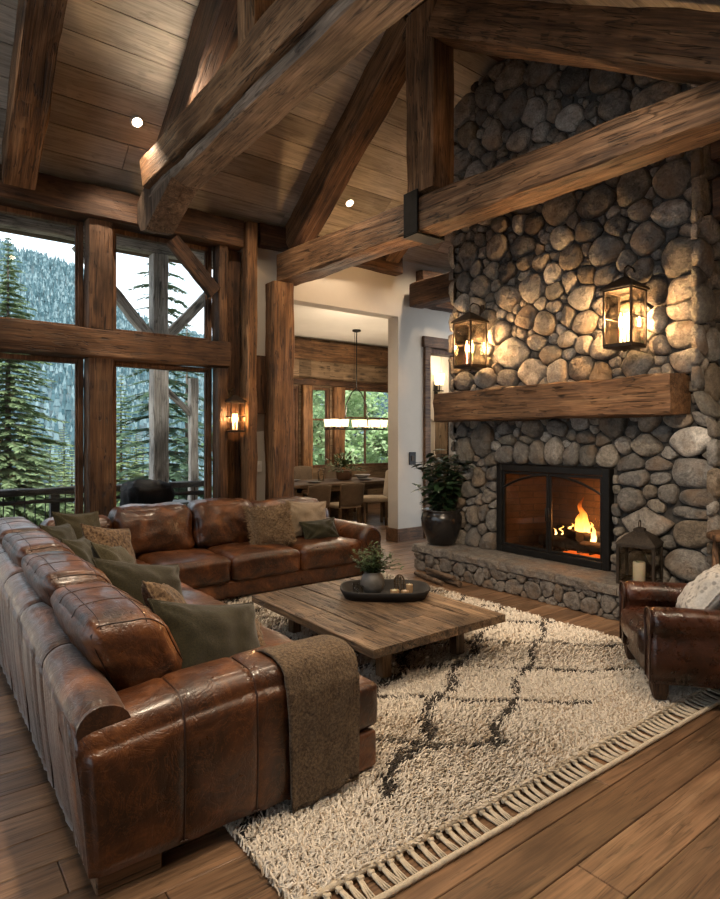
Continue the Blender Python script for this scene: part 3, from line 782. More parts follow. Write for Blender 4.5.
m = MB(); m.box((4.975, 2.295, 0), (FX + .1, 5.415, .215)); m.build('hearth_core', M_MORTAR, fp)
m = MB(); ys = [2.26, 2.8, 3.42, 4.1, 4.78, 5.45]
for a, b in zip(ys, ys[1:]):
    n = 12; rows = []
    for zz, ins in ((.215, .012), (.232, 0), (.288, 0), (.305, .012), (.31, .02)):
        ring = []
        for k in range(n + 1):
            yy = a + .004 + (b - a - .008) * k / n; ring.append((4.925 + ins + .014 * N3((yy, zz * 3, 0), 8) + .008 * N3((yy, zz * 3, 3), 25), yy, zz + .004 * N3((yy, 0, 5), 9)))
        ring += [(FX + .03, b - .004, zz), (FX + .03, a + .004, zz)]; rows.append(ring)
    m.rings(rows, True, True, False)
recalc(m.build('hearth_slab', M_SLAB, fp))

# ------------------------------------------------------------ fire, grate and logs
M_BARK = plain('charred_bark', (.028, .02, .015), .95, var=.6, scale=25, bump=1.0)
M_ASHL = plain('glowing_log', (.06, .04, .03), .95, var=.6, scale=25, bump=1.0)
def log(name, p0, p1, r, mat, endmat=None):
    p0, p1 = Vector(p0), Vector(p1); m = MB(); n = 9; pts = [p0 + (p1 - p0) * (k / n) + Vector((0, 0, .012 * N3((k, p0.x, p0.y), .7))) for k in range(n + 1)]
    rs = [r * (1 + .14 * N3((k, p0.y * 9, 2), .9)) for k in range(n + 1)]; m.tube(pts, rs, 12)
    for i, v in enumerate(m.v):
        d = .12 * r * N3(v, 30); m.v[i] = (v[0] + d, v[1], v[2] + d)
    return m.build(name, mat)
fy = 3.7
t = thing('fire_grate', 'black iron grate holding the logs inside the fire box', 'grate', (5.78, fy, .325))
m = MB()
for k in range(6):
    yy = fy - .35 + .14 * k; m.tube([(5.62, yy, .47), (5.62, yy, .4), (5.9, yy, .4), (5.95, yy, .47)], .01, 6)
m.build('bars', M_IRON, t)
for yy in (fy - .33, fy + .33):
    for xx in (5.64, 5.9):
        m = MB(); m.tube([(xx, yy, .326), (xx, yy, .4)], .011, 6); m.build('leg', M_IRON, t)
for (a, b, r, lab) in (((5.66, fy - .42, .465), (5.68, fy + .42, .46), .062, 'front charred log lying along the grate'), ((5.82, fy - .4, .465), (5.84, fy + .45, .47), .066, 'rear charred log lying along the grate'),
                       ((5.62, fy - .1, .56), (5.86, fy + .3, .58), .05, 'charred log laid slantwise over the left of the fire'), ((5.64, fy - .02, .56), (5.86, fy - .34, .575), .048, 'charred log laid slantwise over the right of the fire')):
    tag(log('firewood_log', a, b, r, M_BARK), lab, 'log', 'logs in the fire')
# flames
fm, nt, out = newmat('flame'); g = G(nt); tc = g.n('ShaderNodeTexCoord').outputs['Object']; sx = g.n('ShaderNodeSeparateXYZ'); g.l(tc, sx.inputs[0])
n = g.noise(g.vmath('MULTIPLY', tc, (14, 14, 5)), 1.0, 3, .6, .6)
hgt = g.math('ADD', g.math('DIVIDE', sx.outputs[2], .42), g.math('MULTIPLY', g.math('SUBTRACT', n, .5), .45))
e = g.n('ShaderNodeEmission'); g.l(g.ramp(hgt, [(0, (1, .62, .22)), (.35, (1, .5, .1)), (.75, (1, .26, .03)), (1, (.7, .1, .01))]), e.inputs[0]); g.l(g.ramp(hgt, [(0, g.gray(1.0)), (.4, g.gray(.6)), (1, g.gray(.16))]), e.inputs[1])
es = g.n('ShaderNodeMath', operation='MULTIPLY'); g.l(e.inputs[1].links[0].from_socket, es.inputs[0]); es.inputs[1].default_value = 9.0; g.l(es.outputs[0], e.inputs[1])
tr = g.n('ShaderNodeBsdfTransparent'); mx = g.n('ShaderNodeMixShader'); g.l(g.ramp(hgt, [(.35, g.gray(1)), (1, g.gray(.12))]), mx.inputs[0]); g.l(tr.outputs[0], mx.inputs[1]); g.l(e.outputs[0], mx.inputs[2]); g.l(mx.outputs[0], out.inputs[0])
t = thing('fire', 'orange log fire burning on the grate', 'fire', (5.74, fy - .12, .5))
def flame(x, y, z, h, r, sd, tw=.05):
    m = MB(); rings = []
    for k in range(13):
        q = k / 12; rr = r * (math.sin(min(1, q * 2.2) * math.pi / 2) * .55 + .45) * (1 - q) ** .85 * 1.15 + .001
        cx_ = x + tw * .5 * N3((q * 3, sd, 1), 1.1) * (.2 + q); cy_ = y + tw * 1.4 * N3((q * 3, sd, 7), 1.1) * (.2 + q)
        rings.append([(cx_ + rr * .6 * math.cos(a) * (1 + .25 * N3((math.cos(a), q * 4, sd), 2)), cy_ + rr * math.sin(a) * (1 + .3 * N3((math.sin(a), q * 4, sd), 2)), z + h * q) for a in [2 * math.pi * j / 10 for j in range(10)]])
    m.rings(rings, True, True, True); return m.build('flame', fm, t)
for q in ((5.76, fy - .06, .55, .42, .07, 1), (5.73, fy + .0, .55, .25, .05, 2), (5.72, fy - .14, .54, .18, .045, 3), (5.7, fy - .2, .47, .24, .04, 4), (5.74, fy + .09, .56, .12, .03, 15), (5.74, fy + .2, .54, .1, .016, 6), (5.74, fy + .28, .53, .07, .014, 27), (5.72, fy - .36, .5, .09, .018, 8)): flame(*q)
for yy in (fy - .3, fy - .15, fy + .05):
    m = MB(); m.box((5.62, yy - .06, .36), (5.8, yy + .06, .385), .01); m.build('ember_bed', emit('embers', (1, .16, .02), 1.2), t)

# ------------------------------------------------------------ wall lanterns on the stone
M_BULB = emit('filament_bulb', (1.0, .62, .27), 26)
M_CANDLE = plain('wax', (.75, .68, .55), .5, var=.05, Subsurface_Weight=.3)
def cage(m, s, z0, z1, b=.011):
    for x in (-s, s):
        for y in (-s, s): m.box((x - b, y - b, z0), (x + b, y + b, z1), .002)
    for z in (z0, z1):
        for x in (-s, s): m.box((x - b, -s - b, z - b), (x + b, s + b, z + b), .002)
        for y in (-s, s): m.box((-s + b, y - b, z - b), (s - b, y + b, z + b), .002)
def wall_lantern(loc, rz, sc, label, group, hook=True):
    t = thing('lantern_sconce', label, 'lantern', loc, rz, group); s = .145 * sc; H = .56 * sc
    m = MB(); cage(m, s, 0, H, .010 * sc)
    for z in (H * .5,):
        for x in (-s, s): m.box((x - .004, -s, z - .004), (x + .004, s, z + .004))
        for y in (-s, s): m.box((-s, y - .004, z - .004), (s, y + .004, z + .004))
    m.build('cage', M_BRONZE, t, world=False)
    m = MB(); m.rings([[(x * q, y * q, z) for x, y in ((-1, -1), (1, -1), (1, 1), (-1, 1))] for q, z in ((s * 1.22, H + .005), (s * 1.2, H + .022), (s * .75, H + .08 * sc), (s * .3, H + .13 * sc), (s * .16, H + .145 * sc))], True, True, False); m.build('roof', M_BRONZE, t, world=False)
    m = MB(); m.box((-s * 1.05, -s * 1.05, -.03 * sc), (s * 1.05, s * 1.05, -.008 * sc), .004); m.lathe([(.03 * sc, -.05 * sc), (.012, -.065 * sc)], 10); m.build('base', M_BRONZE, t, world=False)
    for k, (a, b) in enumerate(((-s, 0), (s, 0), (0, -s), (0, s))):
        m = MB()
        if a: m.box((a - .0015, -s + .008, .01), (a + .0015, s - .008, H - .01))
        else: m.box((-s + .008, b - .0015, .01), (s - .008, b + .0015, H - .01))
        m.build('pane', M_LGLASS, t, world=False)
    for k in range(3):
        a = 2.1 * k + .5; x, y = .042 * sc * math.cos(a), .042 * sc * math.sin(a); zb = .3 * H
        m = MB(); m.lathe([(.02 * sc, 0), (.012 * sc, .02), (.012 * sc, zb)], 10, (x, y, 0)); c = m.build('candle_tube', M_CANDLE, t, world=False)
        m = MB(); m.lathe([(.007 * sc, zb), (.02 * sc, zb + .035 * sc), (.022 * sc, zb + .07 * sc), (.012 * sc, zb + .13 * sc), (.002, zb + .17 * sc)], 12, (x, y, 0)); b = m.build('bulb', M_BULB, t, world=False)
    m = MB(); zt = H + .145 * sc
    m.tube([(0, 0, zt), (0, 0, zt + .1 * sc), (.0, 0, zt + .1 * sc)], .007, 6)
    m.tube([(0, 0, zt + .09 * sc), (.06 * sc, 0, zt + .13 * sc), (.16 * sc, 0, zt + .12 * sc), (.235 * sc, 0, zt + .06 * sc)], .008, 6)
    m.box((.225 * sc, -.035, zt - .02), (.245 * sc, .035, zt + .13 * sc), .004)
    m.build('bracket', M_BRONZE, t, world=False)
    return t
wall_lantern((5.2, 2.88, 2.44), 0, .88, 'right glass lantern glowing on the chimney stones above the mantel end', 'lanterns on the chimney')
wall_lantern((5.2, 4.75, 2.43), 0, .88, 'left glass lantern glowing on the chimney edge above the potted plant', 'lanterns on the chimney')
# small lantern between the window and the column
wall_lantern((3.24, 6.82, 1.69), R(90), .62, 'small lit wall lantern on the timber between the window and the column', None)
# ============================================================ leather sectional
sofa = thing('sectional_sofa', 'large L-shaped cognac leather sectional sofa with plump back cushions', 'sofa', (1.1, 4.2, 0))
def sub(parent, mb, name, mat):
    o = mb.build(name, mat); o.parent = parent
    root = parent
    o.matrix_basis = Matrix.Translation(-WM[parent].translation) if False else Matrix.Translation(-root_origin(parent)); WM[o] = Matrix(); return o
def root_origin(o):
    p = o
    while p.parent: p = p.parent
    return WM[p].translation
M_SEAM = plain('leather_piping', (.03, .011, .006), .45, var=.2)
def seam(pts, r=.0045):
    m = MB(); m.tube(pts, r, 6); return m
# --- long back frame, running away from the camera; outer face pleated
def zb(y): return .66 + .17 * max(0, min(1, (y - 2.2) / 2.3))
def lean(z): return .03 + .05 * max(0, (z - .1) / .6)
prof = []
m = MB(); rings = []; ny = 240
for k in range(ny + 1):
    y = 2.215 + (6.52 - 2.215) * k / ny; zt = zb(y); r = .085
    sg = (y - 2.24) / .62; fr = abs(sg - round(sg)); pin = math.exp(-(fr / .03) ** 2) * .007
    P_ = []
    for z in np.linspace(.075, zt - r, 12):
        rip = .009 * N3((0, y * 7, z * .5), 1.0) + .009 * N3((1, y * 19, z * .8), 1.0) + .004 * N3((2, y * 45, z * .8), 1.0) - .004 * (1 - abs(N3((3, y * 5, z * .3), 1.5)) * 4 if abs(N3((3, y * 5, z * .3), 1.5)) < .25 else 0)
        P_.append((.545 - lean(z) + rip - .012 * math.sin((z - .075) / zt * math.pi) + pin, y, z))
    for a in np.linspace(180, 0, 12):
        q = .004 * N3((math.cos(R(a)), y * 9, 5), 1.5)
        P_.append((.462 + .095 + (.095 + q - pin) * math.cos(R(a)), y, zt - r + (r + q - pin) * math.sin(R(a))))
    P_ += [(.655, y, .4), (.7, y, .075)]
    rings.append(P_)
m.rings(rings, True, True, True); back = recalc(m.build('back_frame', M_LEAB, sofa))
for k in range(1, 7):
    y = 2.24 + .62 * k; zt = zb(y)
    pts = [(.541 - lean(z), y, z) for z in (.09, .3, .5)] + [(.557 + .09 * math.cos(R(a)), y, zt - .085 + .08 * math.sin(R(a))) for a in range(180, -1, -20)]
    sub(back, seam(pts, .003), 'seam', M_SEAM)
# --- far back frame
m = rbox((.6, 6.28, .08), (4.3, 6.52, .72), .08, (0, .01, .01), 22, .008, 4); m.build('back_frame', M_LEA, sofa)
# --- plinths
m = rbox((.7, 2.42, .05), (1.76, 6.3, .23), .025, (.01, 0, 0), 12, .004, 4, 2); m.build('base', M_LEA, sofa)
m = rbox((1.66, 5.36, .05), (4.11, 6.3, .22), .025, (0, .01, 0), 12, .004, 4, 3); m.build('base', M_LEA, sofa)
# --- near arm (slab arm with rounded top edge)
m = MB(); rings = []; nx = 150
for k in range(nx + 1):
    x = .51 + (1.63 - .51) * k / nx; q = k / nx; sh_ = .05 * max(0, 1 - q * 4) ** 2
    zt = .6 + .055 * math.sin(min(1, q * 1.5) * math.pi / 2) - .05 * max(0, (q - .75) / .25) ** 2
    inset = .02 * max(0, 1 - q / .05) ** 2 + .07 * max(0, (q - .93) / .07) ** 2
    if q > .93: zt -= .05 * ((q - .93) / .07) ** 2
    seamp = sum(math.exp(-((x - sx_) / .016) ** 2) for sx_ in (.833, 1.134)) * .007
    y0_, y1_ = 2.185 + inset, 2.5 - inset; r = .09; P_ = []
    for z in np.linspace(.085, zt - r, 12):
        bul = -.018 * math.sin((z - .085) / (zt - .085) * math.pi) * (1 if q > .02 else .3)
        P_.append((x - sh_ * z / .6, y0_ + bul + seamp + .012 * N3((x * 4, z * 2.5, 1), 1.3, 3) * min(1, (zt - r - z) / .14), z))
    for a in np.linspace(180, 0, 14): 
        rr = r - seamp
        cy0, cy1 = y0_ + r, y1_ - r; cc = cy0 if a > 90 else cy1
        P_.append((x - sh_, cc + rr * math.cos(R(a)), zt - r + rr * math.sin(R(a)) * (1 + .06 * N3((x * 5, a * .02, 2), 1))))
    P_ += [(x, y1_, .3), (x, y1_, .085)]
    rings.append(P_)
m.rings(rings, True, True, True); arm = recalc(m.build('arm', M_LEA, sofa))
for xs_ in (.833, 1.134):
    q = (xs_ - .51) / 1.12; zt = .6 + .055 * math.sin(min(1, q * 1.5) * math.pi / 2)
    pts = [(xs_, 2.189 + .003 - .018 * math.sin((z - .085) / (zt - .085) * math.pi) + .012 * N3((xs_ * 4, z * 2.5, 1), 1.3, 3) * min(1, (zt - .09 - z) / .14), z) for z in np.linspace(.09, zt - .09, 8)]
    pts += [(xs_, 2.277 + .083 * math.cos(R(a)), zt - .09 + .083 * math.sin(R(a))) for a in range(170, 80, -15)] + [(xs_, 2.41, zt - .007)]
    sub(arm, seam(pts, .0042), 'seam', M_SEAM)
sub(arm, seam([(.52 - .05 * z / .6, 2.215, z) for z in (.09, .3, .5)] + [(.475, 2.24, .56)], .005), 'seam', M_SEAM)
sub(arm, seam([(.56 + 1.03 * k / 12, 2.19 + .012 * N3(((.56 + 1.03 * k / 12) * 4, .2, 1), 1.3, 3), .09) for k in range(13)], .005), 'seam', M_SEAM)
# --- rolled far arm
m = MB(); rings = []
for k in range(15):
    y = 5.33 + (6.45 - 5.33) * k / 14; e = .03 if k in (0, 14) else 0.0
    P_ = [(4.105, y, .07), (4.1, y, .33)]
    for a in range(215, -36, -16): P_.append((4.23 + (.15 - e) * math.cos(R(a)), y, .455 + (.15 - e) * math.sin(R(a)) + .004 * N3((a, y * 6, 0), .3)))
    P_ += [(4.35, y, .33), (4.345, y, .07)]; rings.append(P_)
m.rings(rings, True, True, True); arm2 = recalc(m.build('arm', M_LEA, sofa))
sub(arm2, seam([(4.23 + .105 * math.cos(a), 5.325, .455 + .105 * math.sin(a)) for a in [2 * math.pi * k / 24 for k in range(25)]], .007), 'piping', M_SEAM)
# --- seat cushions
def cush(name, lo, hi, r, puff, n, wr, ws, sd, mat=M_LEA): return rbox(lo, hi, r, puff, n, wr, ws, sd).build(name, mat, sofa)
for a, b, sd in ((2.5, 3.62, 1), (3.63, 4.75, 2), (4.76, 5.9, 3)):
    cush('seat_cushion', (.95, a, .215), (1.8, b, .45), .06, (.012, 0, .03), 20, .012, 4.5, sd)
cush('seat_cushion', (1.2, 2.215, .215), (1.735, 2.62, .44), .06, (.012, 0, .01), 14, .008, 4.5, 9) if False else None
for a, b, sd in ((1.81, 2.5, 4), (2.51, 3.28, 5), (3.29, 4.09, 6)):
    cush('seat_cushion', (a, 5.32, .205), (b, 6.06, .45), .06, (0, .012, .03), 20, .012, 4.5, sd)
# front boxing of the chaise end, beside the throw
cush('front_pad', (1.3, 2.215, .225), (1.805, 2.49, .44), .04, (.008, 0, .0), 12, .004, 4, 12)
m = rbox((1.3, 2.215, .045), (1.785, 2.49, .22), .02, (.006, 0, 0), 10, .003, 4, 2); m.build('front_rail', M_LEA, sofa)
# --- back cushions along the left, each with stitched panels
from mathutils.bvhtree import BVHTree
for a, b, zt, sd in ((2.5, 3.3, .86, 1), (3.32, 4.12, .9, 2), (4.14, 4.92, .92, 3), (4.94, 5.8, .93, 4)):
    mb = rbox((.64, a, .42), (.96, b, zt), .075, (.03, .012, .025), 30, .007, 3.0, 20 + sd)
    for i, v in enumerate(mb.v): # lean back over the frame, small gathers across the length
        k = .005 * N3((v[0] * 2, v[1] * 14, v[2] * 2), 1.0, sd) * (1 if v[2] > .55 else .3)
        mb.v[i] = (v[0] - .2 * (v[2] - .42) / .45 + .1 + k, v[1], v[2] + k)
    c = mb.build('back_cushion', M_LEA, sofa)
    bt_ = BVHTree.FromPolygons([Vector(v) for v in mb.v], mb.f)
    def over(x, y):
        h_ = bt_.ray_cast(Vector((x, y, 2)), Vector((0, 0, -1))); return (x, y, h_[0].z + .0008) if h_[0] is not None else None
    def loop(y):
        o_ = Vector((.8 - .2 * .5 + .1 - .02, y, .62)); pts = []
        for k in range(41):
            d_ = Vector((math.cos(2 * math.pi * k / 40), 0, math.sin(2 * math.pi * k / 40))); h_ = bt_.ray_cast(o_, d_)
            if h_[0] is not None: pts.append(h_[0] + d_ * .001)
        return pts
    for yy in (a + .03, b - .03):
        pts = loop(yy)
        if len(pts) > 20: sub(c, seam(pts, .0035), 'seam', M_SEAM)
    L = b - a
    for f in (.36, .68):
        pts = [q for q in (over(x, a + L * f) for x in np.linspace(.52, .98, 30)) if q and q[2] > .5]
        if len(pts) > 3: sub(c, seam(pts, .0022), 'seam', M_SEAM)
    for xx in (.62, .8):
        pts = [q for q in (over(xx, y) for y in np.linspace(a + .02, b - .02, 30)) if q and q[2] > .5]
        if len(pts) > 3: sub(c, seam(pts, .0022), 'seam', M_SEAM)
# --- back cushions along the window side
for a, b, zt, sd in ((1.0, 1.6, .84, 5), (1.62, 2.4, .9, 6), (2.42, 3.1, .91, 7), (3.12, 4.02, .87, 8)):
    mb = rbox((a, 5.98, .43), (b, 6.3, zt), .09, (.012, .05, .012), 26, .018, 4.2, 40 + sd)
    for i, v in enumerate(mb.v): mb.v[i] = (v[0], v[1] + .12 * (v[2] - .43) / .45 - .03, v[2])
    mb.build('back_cushion', M_LEA, sofa)
# --- block feet
for x, y in ((.62, 2.3), (1.55, 2.36), (.66, 6.4), (4.22, 6.36), (4.22, 5.45), (2.4, 5.46), (1.62, 4.2), (.62, 4.3)):
    m = MB(); m.box((x - .06, y - .055, 0.032 if x > 1.05 else 0.001), (x + .06, y + .055, .09), .006); m.build('foot', M_DARKW, sofa)
m = MB(); m.box((.53, 2.215, .002), (.76, 2.31, .088), .006); m.build('foot', wood('foot_wood', (.06, .03, .014), (.14, .07, .033), (.2, .11, .055), bump=.3), sofa)

# ============================================================ throw blanket
M_THROW = fabric('throw_wool', (.055, .032, .018), (.21, .145, .085), 85, 2.5, .95, .3)
m = MB(); NX = 26; path = []
for q in np.linspace(0, 1, 9): path.append((2.47 - .13 * q, .60 + .068 * math.sin(q * math.pi / 2)))
for a in np.linspace(90, 180, 8): path.append((2.29 + .112 * math.cos(R(a)), .57 + .1 * math.sin(R(a))))
for z in np.linspace(.55, .035, 22): path.append((2.172 + .004 * math.sin(z * 9), z))
top = []; 
for j, (y, z) in enumerate(path):
    s = j / (len(path) - 1); x0 = 1.235 + .05 * s; x1 = 1.635 - .012 * s; row = []
    for i in range(NX + 1):
        f = i / NX; x = x0 + (x1 - x0) * f
        w = .014 * math.sin(f * 9 + s * 2.2) * min(1, s * 2) + .012 * N3((x * 5, s * 3, 0), 1)
        dz = -.028 * max(0, (f - .8) / .2) ** 2 * (1 - s); drop = .05 * (1 - f) if j == len(path) - 1 else 0
        row.append((x + .008 * N3((0, s * 6, 4), 1), y - (abs(w) + .012) * (1 if s > .3 else .3), max(z + dz + (.008 if s < .4 else 0) + (.035 * f if s > .97 else 0), .034)))
    top.append(row)
th = .012
back_ = [[(p[0], p[1] + (th if j > 14 else th * .2), p[2] - (th if j <= 14 else 0)) for p in row] for j, row in enumerate(top)]
V = [p for r_ in top for p in r_] + [p for r_ in back_ for p in r_]; n1 = NX + 1; o2 = n1 * len(top); F = []
for j in range(len(top) - 1):
    for i in range(NX):
        a = j * n1 + i; F.append((a, a + 1, a + n1 + 1, a + n1)); F.append((o2 + a, o2 + a + n1, o2 + a + n1 + 1, o2 + a + 1))
for j in range(len(top) - 1):
    for i in (0, NX): a = j * n1 + i; F.append((a, a + n1, o2 + a + n1, o2 + a))
for i in range(NX):
    for j in (0, len(top) - 1): a = j * n1 + i; F.append((a, a + 1, o2 + a + 1, o2 + a))
m.add(V, F, True)
th_o = recalc(m.build('throw_blanket', M_THROW)); tag(th_o, 'brown woven throw blanket draped over the near sofa arm and hanging to the rug', 'blanket')
# ============================================================ cushions thrown on the sofa
M_GREEN = fabric('olive_velvet', (.009, .008, .0025), (.025, .0205, .0065), 120, .3, .8, .5)
M_GREEND = fabric('dark_olive_velvet', (.015, .014, .006), (.032, .029, .012), 120, .3, .8, .45)
M_GREYG = fabric('grey_green_linen', (.03, .026, .013), (.065, .057, .032), 150, .5)
M_PAT = fabric('brown_woven', (.05, .028, .014), (.2, .135, .08), 48, .8, spots=(34, (.035, .018, .01)))
M_FUZZ = fabric('shaggy_tan', (.12, .075, .04), (.32, .22, .13), 55, 1.0)
M_BEIGE = fabric('beige_linen', (.19, .145, .1), (.29, .23, .165), 150, .5)
M_WHITEP = fabric('patterned_linen', (.42, .4, .37), (.55, .52, .48), 70, .5, spots=(26, (.2, .19, .18)))
def cushion(label, mat, c, normal, up, w, h, t, sd, group=None, wr=.018, fuzz=0, **k):
    """c = centre; normal = direction the face looks; up = its height direction"""
    nrm = Vector(normal).normalized(); u = Vector(up); u = (u - nrm * u.dot(nrm)).normalized(); x = u.cross(nrm)
    M = Matrix(((x.x, u.x, nrm.x, c[0]), (x.y, u.y, nrm.y, c[1]), (x.z, u.z, nrm.z, c[2]), (0, 0, 0, 1)))
    o = bpy.data.objects.new('throw_pillow', None); COL.objects.link(o); setM(o, M); o.empty_display_size = .1
    tag(o, label, 'pillow', group)
    mb = pillow(w, h, t, sd=sd, wr=wr, **k)
    pts = list(mb.rim)
    o2 = mb.build('cover', mat); o2.parent = o
    pm = MB(); pm.tube(pts + [pts[0]], .006, 6, False); p2 = pm.build('piping', mat); p2.parent = o
    if fuzz:
        f = MB(); r2 = random.Random(sd)
        for i in range(0, len(mb.v)):
            v = Vector(mb.v[i]); n = Vector((v.x * .6, v.y * .6, v.z * 6)).normalized()
            for _ in range(fuzz):
                b = v + Vector((r2.uniform(-.01, .01), r2.uniform(-.01, .01), 0)); d = n * r2.uniform(.012, .03) + Vector((r2.uniform(-1, 1), r2.uniform(-1.2, .6), r2.uniform(-.3, .3))) * .018; s_ = Vector((r2.uniform(-1, 1), r2.uniform(-1, 1), 0)).normalized() * .004
                f.add([b - s_, b + s_, b + d + s_ * .5, b + d - s_ * .5], [(0, 1, 2, 3)])
        for p in pts:
            for _ in range(5):
                n = Vector((p.x, p.y, 0)).normalized(); d = n * r2.uniform(.02, .045) + Vector((r2.uniform(-1, 1), r2.uniform(-1, 1), r2.uniform(-1, 1))) * .015; s_ = Vector((n.y, -n.x, 0)) * .004; b = p + Vector((r2.uniform(-.01, .01), r2.uniform(-.01, .01), 0))
                f.add([b - s_, b + s_, b + d + s_ * .4, b + d - s_ * .4], [(0, 1, 2, 3)])
        q = f.build('shag', mat); q.parent = o
    return o
cushion('big olive velvet pillow nearest the camera, leaning behind the near sofa arm', M_GREEN, (1.17, 2.7, .61), (.42, -.8, .5), (.2, .25, 1), .66, .44, .22, 1, flop=.03)
cushion('brown patterned pillow standing just behind the big olive pillow', M_PAT, (1.12, 3.12, .66), (.85, -.35, .5), (.1, .25, 1), .5, .4, .16, 2)
cushion('flat brown patterned pillow lying on the seat behind the big olive pillow', M_PAT, (1.37, 3.0, .565), (.25, -.3, 1), (.3, 1, .1), .46, .34, .16, 3)
cushion('creased olive velvet pillow midway along the left sofa side', M_GREEN, (1.14, 3.62, .66), (.5, -.75, .5), (.2, .2, 1), .66, .44, .2, 4, flop=.03)
cushion('grey-green pillow tucked behind the creased olive pillow', M_GREYG, (1.17, 4.25, .69), (.8, -.4, .5), (.1, .2, 1), .56, .42, .16, 5)
cushion('dark olive pillow leaning on the second back cushion, third in the left row', M_GREEND, (1.02, 4.62, .7), (.85, -.4, .4), (.1, .1, 1), .52, .4, .15, 6)
cushion('brown patterned pillow in the left row, in front of the sofa corner', M_PAT, (1.33, 5.08, .68), (.55, -.75, .45), (.1, .25, 1), .52, .44, .16, 7)
cushion('dark green pillow at the far end of the left row, against the back cushions', M_GREEND, (1.02, 5.3, .72), (.8, -.45, .4), (.05, .1, 1), .54, .4, .15, 8)
cushion('olive pillow deep in the sofa corner', M_GREYG, (1.25, 5.78, .73), (.5, -.8, .35), (0, .2, 1), .5, .44, .15, 9)
cushion('shaggy tan square pillow on the far side of the sofa', M_FUZZ, (3.16, 5.76, .64), (-.12, -.9, .38), (0, .3, 1), .5, .46, .17, 10, fuzz=3)
cushion('plain beige pillow beside the shaggy one, near the rolled arm', M_BEIGE, (3.7, 5.87, .67), (-.1, -.92, .35), (.1, .3, 1), .52, .42, .16, 11)
cushion('small dark olive pillow in front of the beige pillow, near the rolled arm', M_GREEND, (3.74, 5.68, .555), (-.15, -.9, .5), (0, .4, 1), .44, .26, .14, 12)

# ============================================================ coffee table
ct = thing('coffee_table', 'low rustic coffee table of worn wide boards on a shaggy rug', 'table', (2.87, 3.63, .03))
X0, X1, Y0, Y1, ZT = 2.25, 3.48, 2.83, 4.43, .32
m = MB(); xs = [X0, X0 + .235, X0 + .47, X0 + .74, X0 + .98, X1]
for i, (a, b) in enumerate(zip(xs, xs[1:])):
    ys = [Y0, Y1] if i in (1, 3) else [Y0, Y0 + random.uniform(.5, 1.1), Y1]
    if i == 2: ys = [Y0, Y0 + .34, Y1]
    for c, d in zip(ys, ys[1:]):
        n = 10; rr = []
        for k in range(n + 1):
            y = c + .002 + (d - c - .004) * k / n; j = .006 * N3((a * 3, y * 4, i), 1.6); zz = ZT + .003 * N3((i, y * 2, 0), 1)
            ed = .005
            g0 = .0035; dzb = (i % 3) * .002 - .002; zz += dzb
            rr.append([(a + g0 + j * (i == 0), y, ZT - .055), (b - g0 + j * (i == 4), y, ZT - .055), (b - g0 + j * (i == 4), y, zz - ed), (b - g0 - ed, y, zz), (a + g0 + ed, y, zz), (a + g0 + j * (i == 0), y, zz - ed)])
        m.rings(rr, True, True, False)
recalc(m.build('tabletop', M_TABLE, ct))
M_TLEG = wood('table_leg_wood', (.06, .036, .02), (.16, .1, .058), (.26, .17, .1), axis='z', gs=2, bump=.4, knots=.4)
for x in (2.51, 3.2):
    for y in (3.05, 4.18):
        m = MB(); m.box((x - .04, y - .04, .035), (x + .04, y + .04, ZT - .055), .006); m.build('leg', M_TLEG, ct)
for x in (2.51, 3.2): beam('rail', (x, 3.09, .225), (x, 4.14, .225), .045, .07, M_TABLE if False else M_TLEG, ct, rough=.004)
for y in (3.05, 4.18): beam('rail', (2.55, y, .225), (3.16, y, .225), .045, .07, M_TLEG, ct, rough=.004)
beam('rail', (2.55, 3.6, .15), (3.16, 3.6, .15), .05, .05, M_TLEG, ct, rough=.004)

# tray and the things on it
tz = ZT + .003
TC = Vector((3.1, 3.75, tz))
tr_ = thing('serving_tray', 'oval black wooden tray with a low rim on the coffee table', 'tray', TC, R(-38))
m = MB()
def oval(a, b, z, n=40, p=3.2): return [(a * math.copysign(abs(math.cos(t)) ** (2 / p), math.cos(t)), b * math.copysign(abs(math.sin(t)) ** (2 / p), math.sin(t)), z) for t in [2 * math.pi * k / n for k in range(n)]]
m.rings([oval(.3, .18, .004), oval(.325, .2, .0), oval(.365, .235, .07), oval(.36, .23, .078), oval(.345, .216, .072), oval(.312, .188, .014), oval(.05, .03, .012)], True, True, True)
recalc(m.build('tray', plain('tray_black', (.012, .01, .009), .7, var=.4, scale=20, bump=.3), tr_, world=False))
def trayp(u, v): 
    q = Matrix.Rotation(R(-38), 3, 'Z') @ Vector((u, v, 0)); return TC + q + Vector((0, 0, .0145))
M_POT = plain('grey_stoneware', (.11, .1, .09), .45, var=.35, scale=14, bump=.3)
M_LEAF = plain('small_leaf', (.05, .085, .03), .55, var=.35, scale=40)
M_LEAFD = plain('dark_leaf', (.016, .036, .014), .38, var=.4, scale=8, spec=.5)
M_STEM = plain('plant_stem', (.1, .07, .035), .8)
def leaf(m, p, d, L, w, rnd, curl=.25, nrm=None):
    d = d.normalized(); s = d.cross(nrm if nrm else Vector((rnd.uniform(-.4, .4), rnd.uniform(-.4, .4), 1))).normalized(); n = s.cross(d)
    vs = []
    for q, ww in ((0, .05), (.3, .85), (.6, .9), (.85, .45), (1, .02)):
        c = p + d * (L * q) - n * (curl * L * q * q); vs += [c - s * (w * ww / 2) + n * (.06 * w), c, c + s * (w * ww / 2) + n * (.06 * w)]
    fs = []
    for k in range(4):
        a = k * 3; fs += [(a, a + 1, a + 4, a + 3), (a + 1, a + 2, a + 5, a + 4)]
    m.add(vs, fs, True)
pp = trayp(-.1, .02)
t = thing('potted_plant', 'small leafy plant in a round grey stoneware pot on the tray', 'plant', pp)
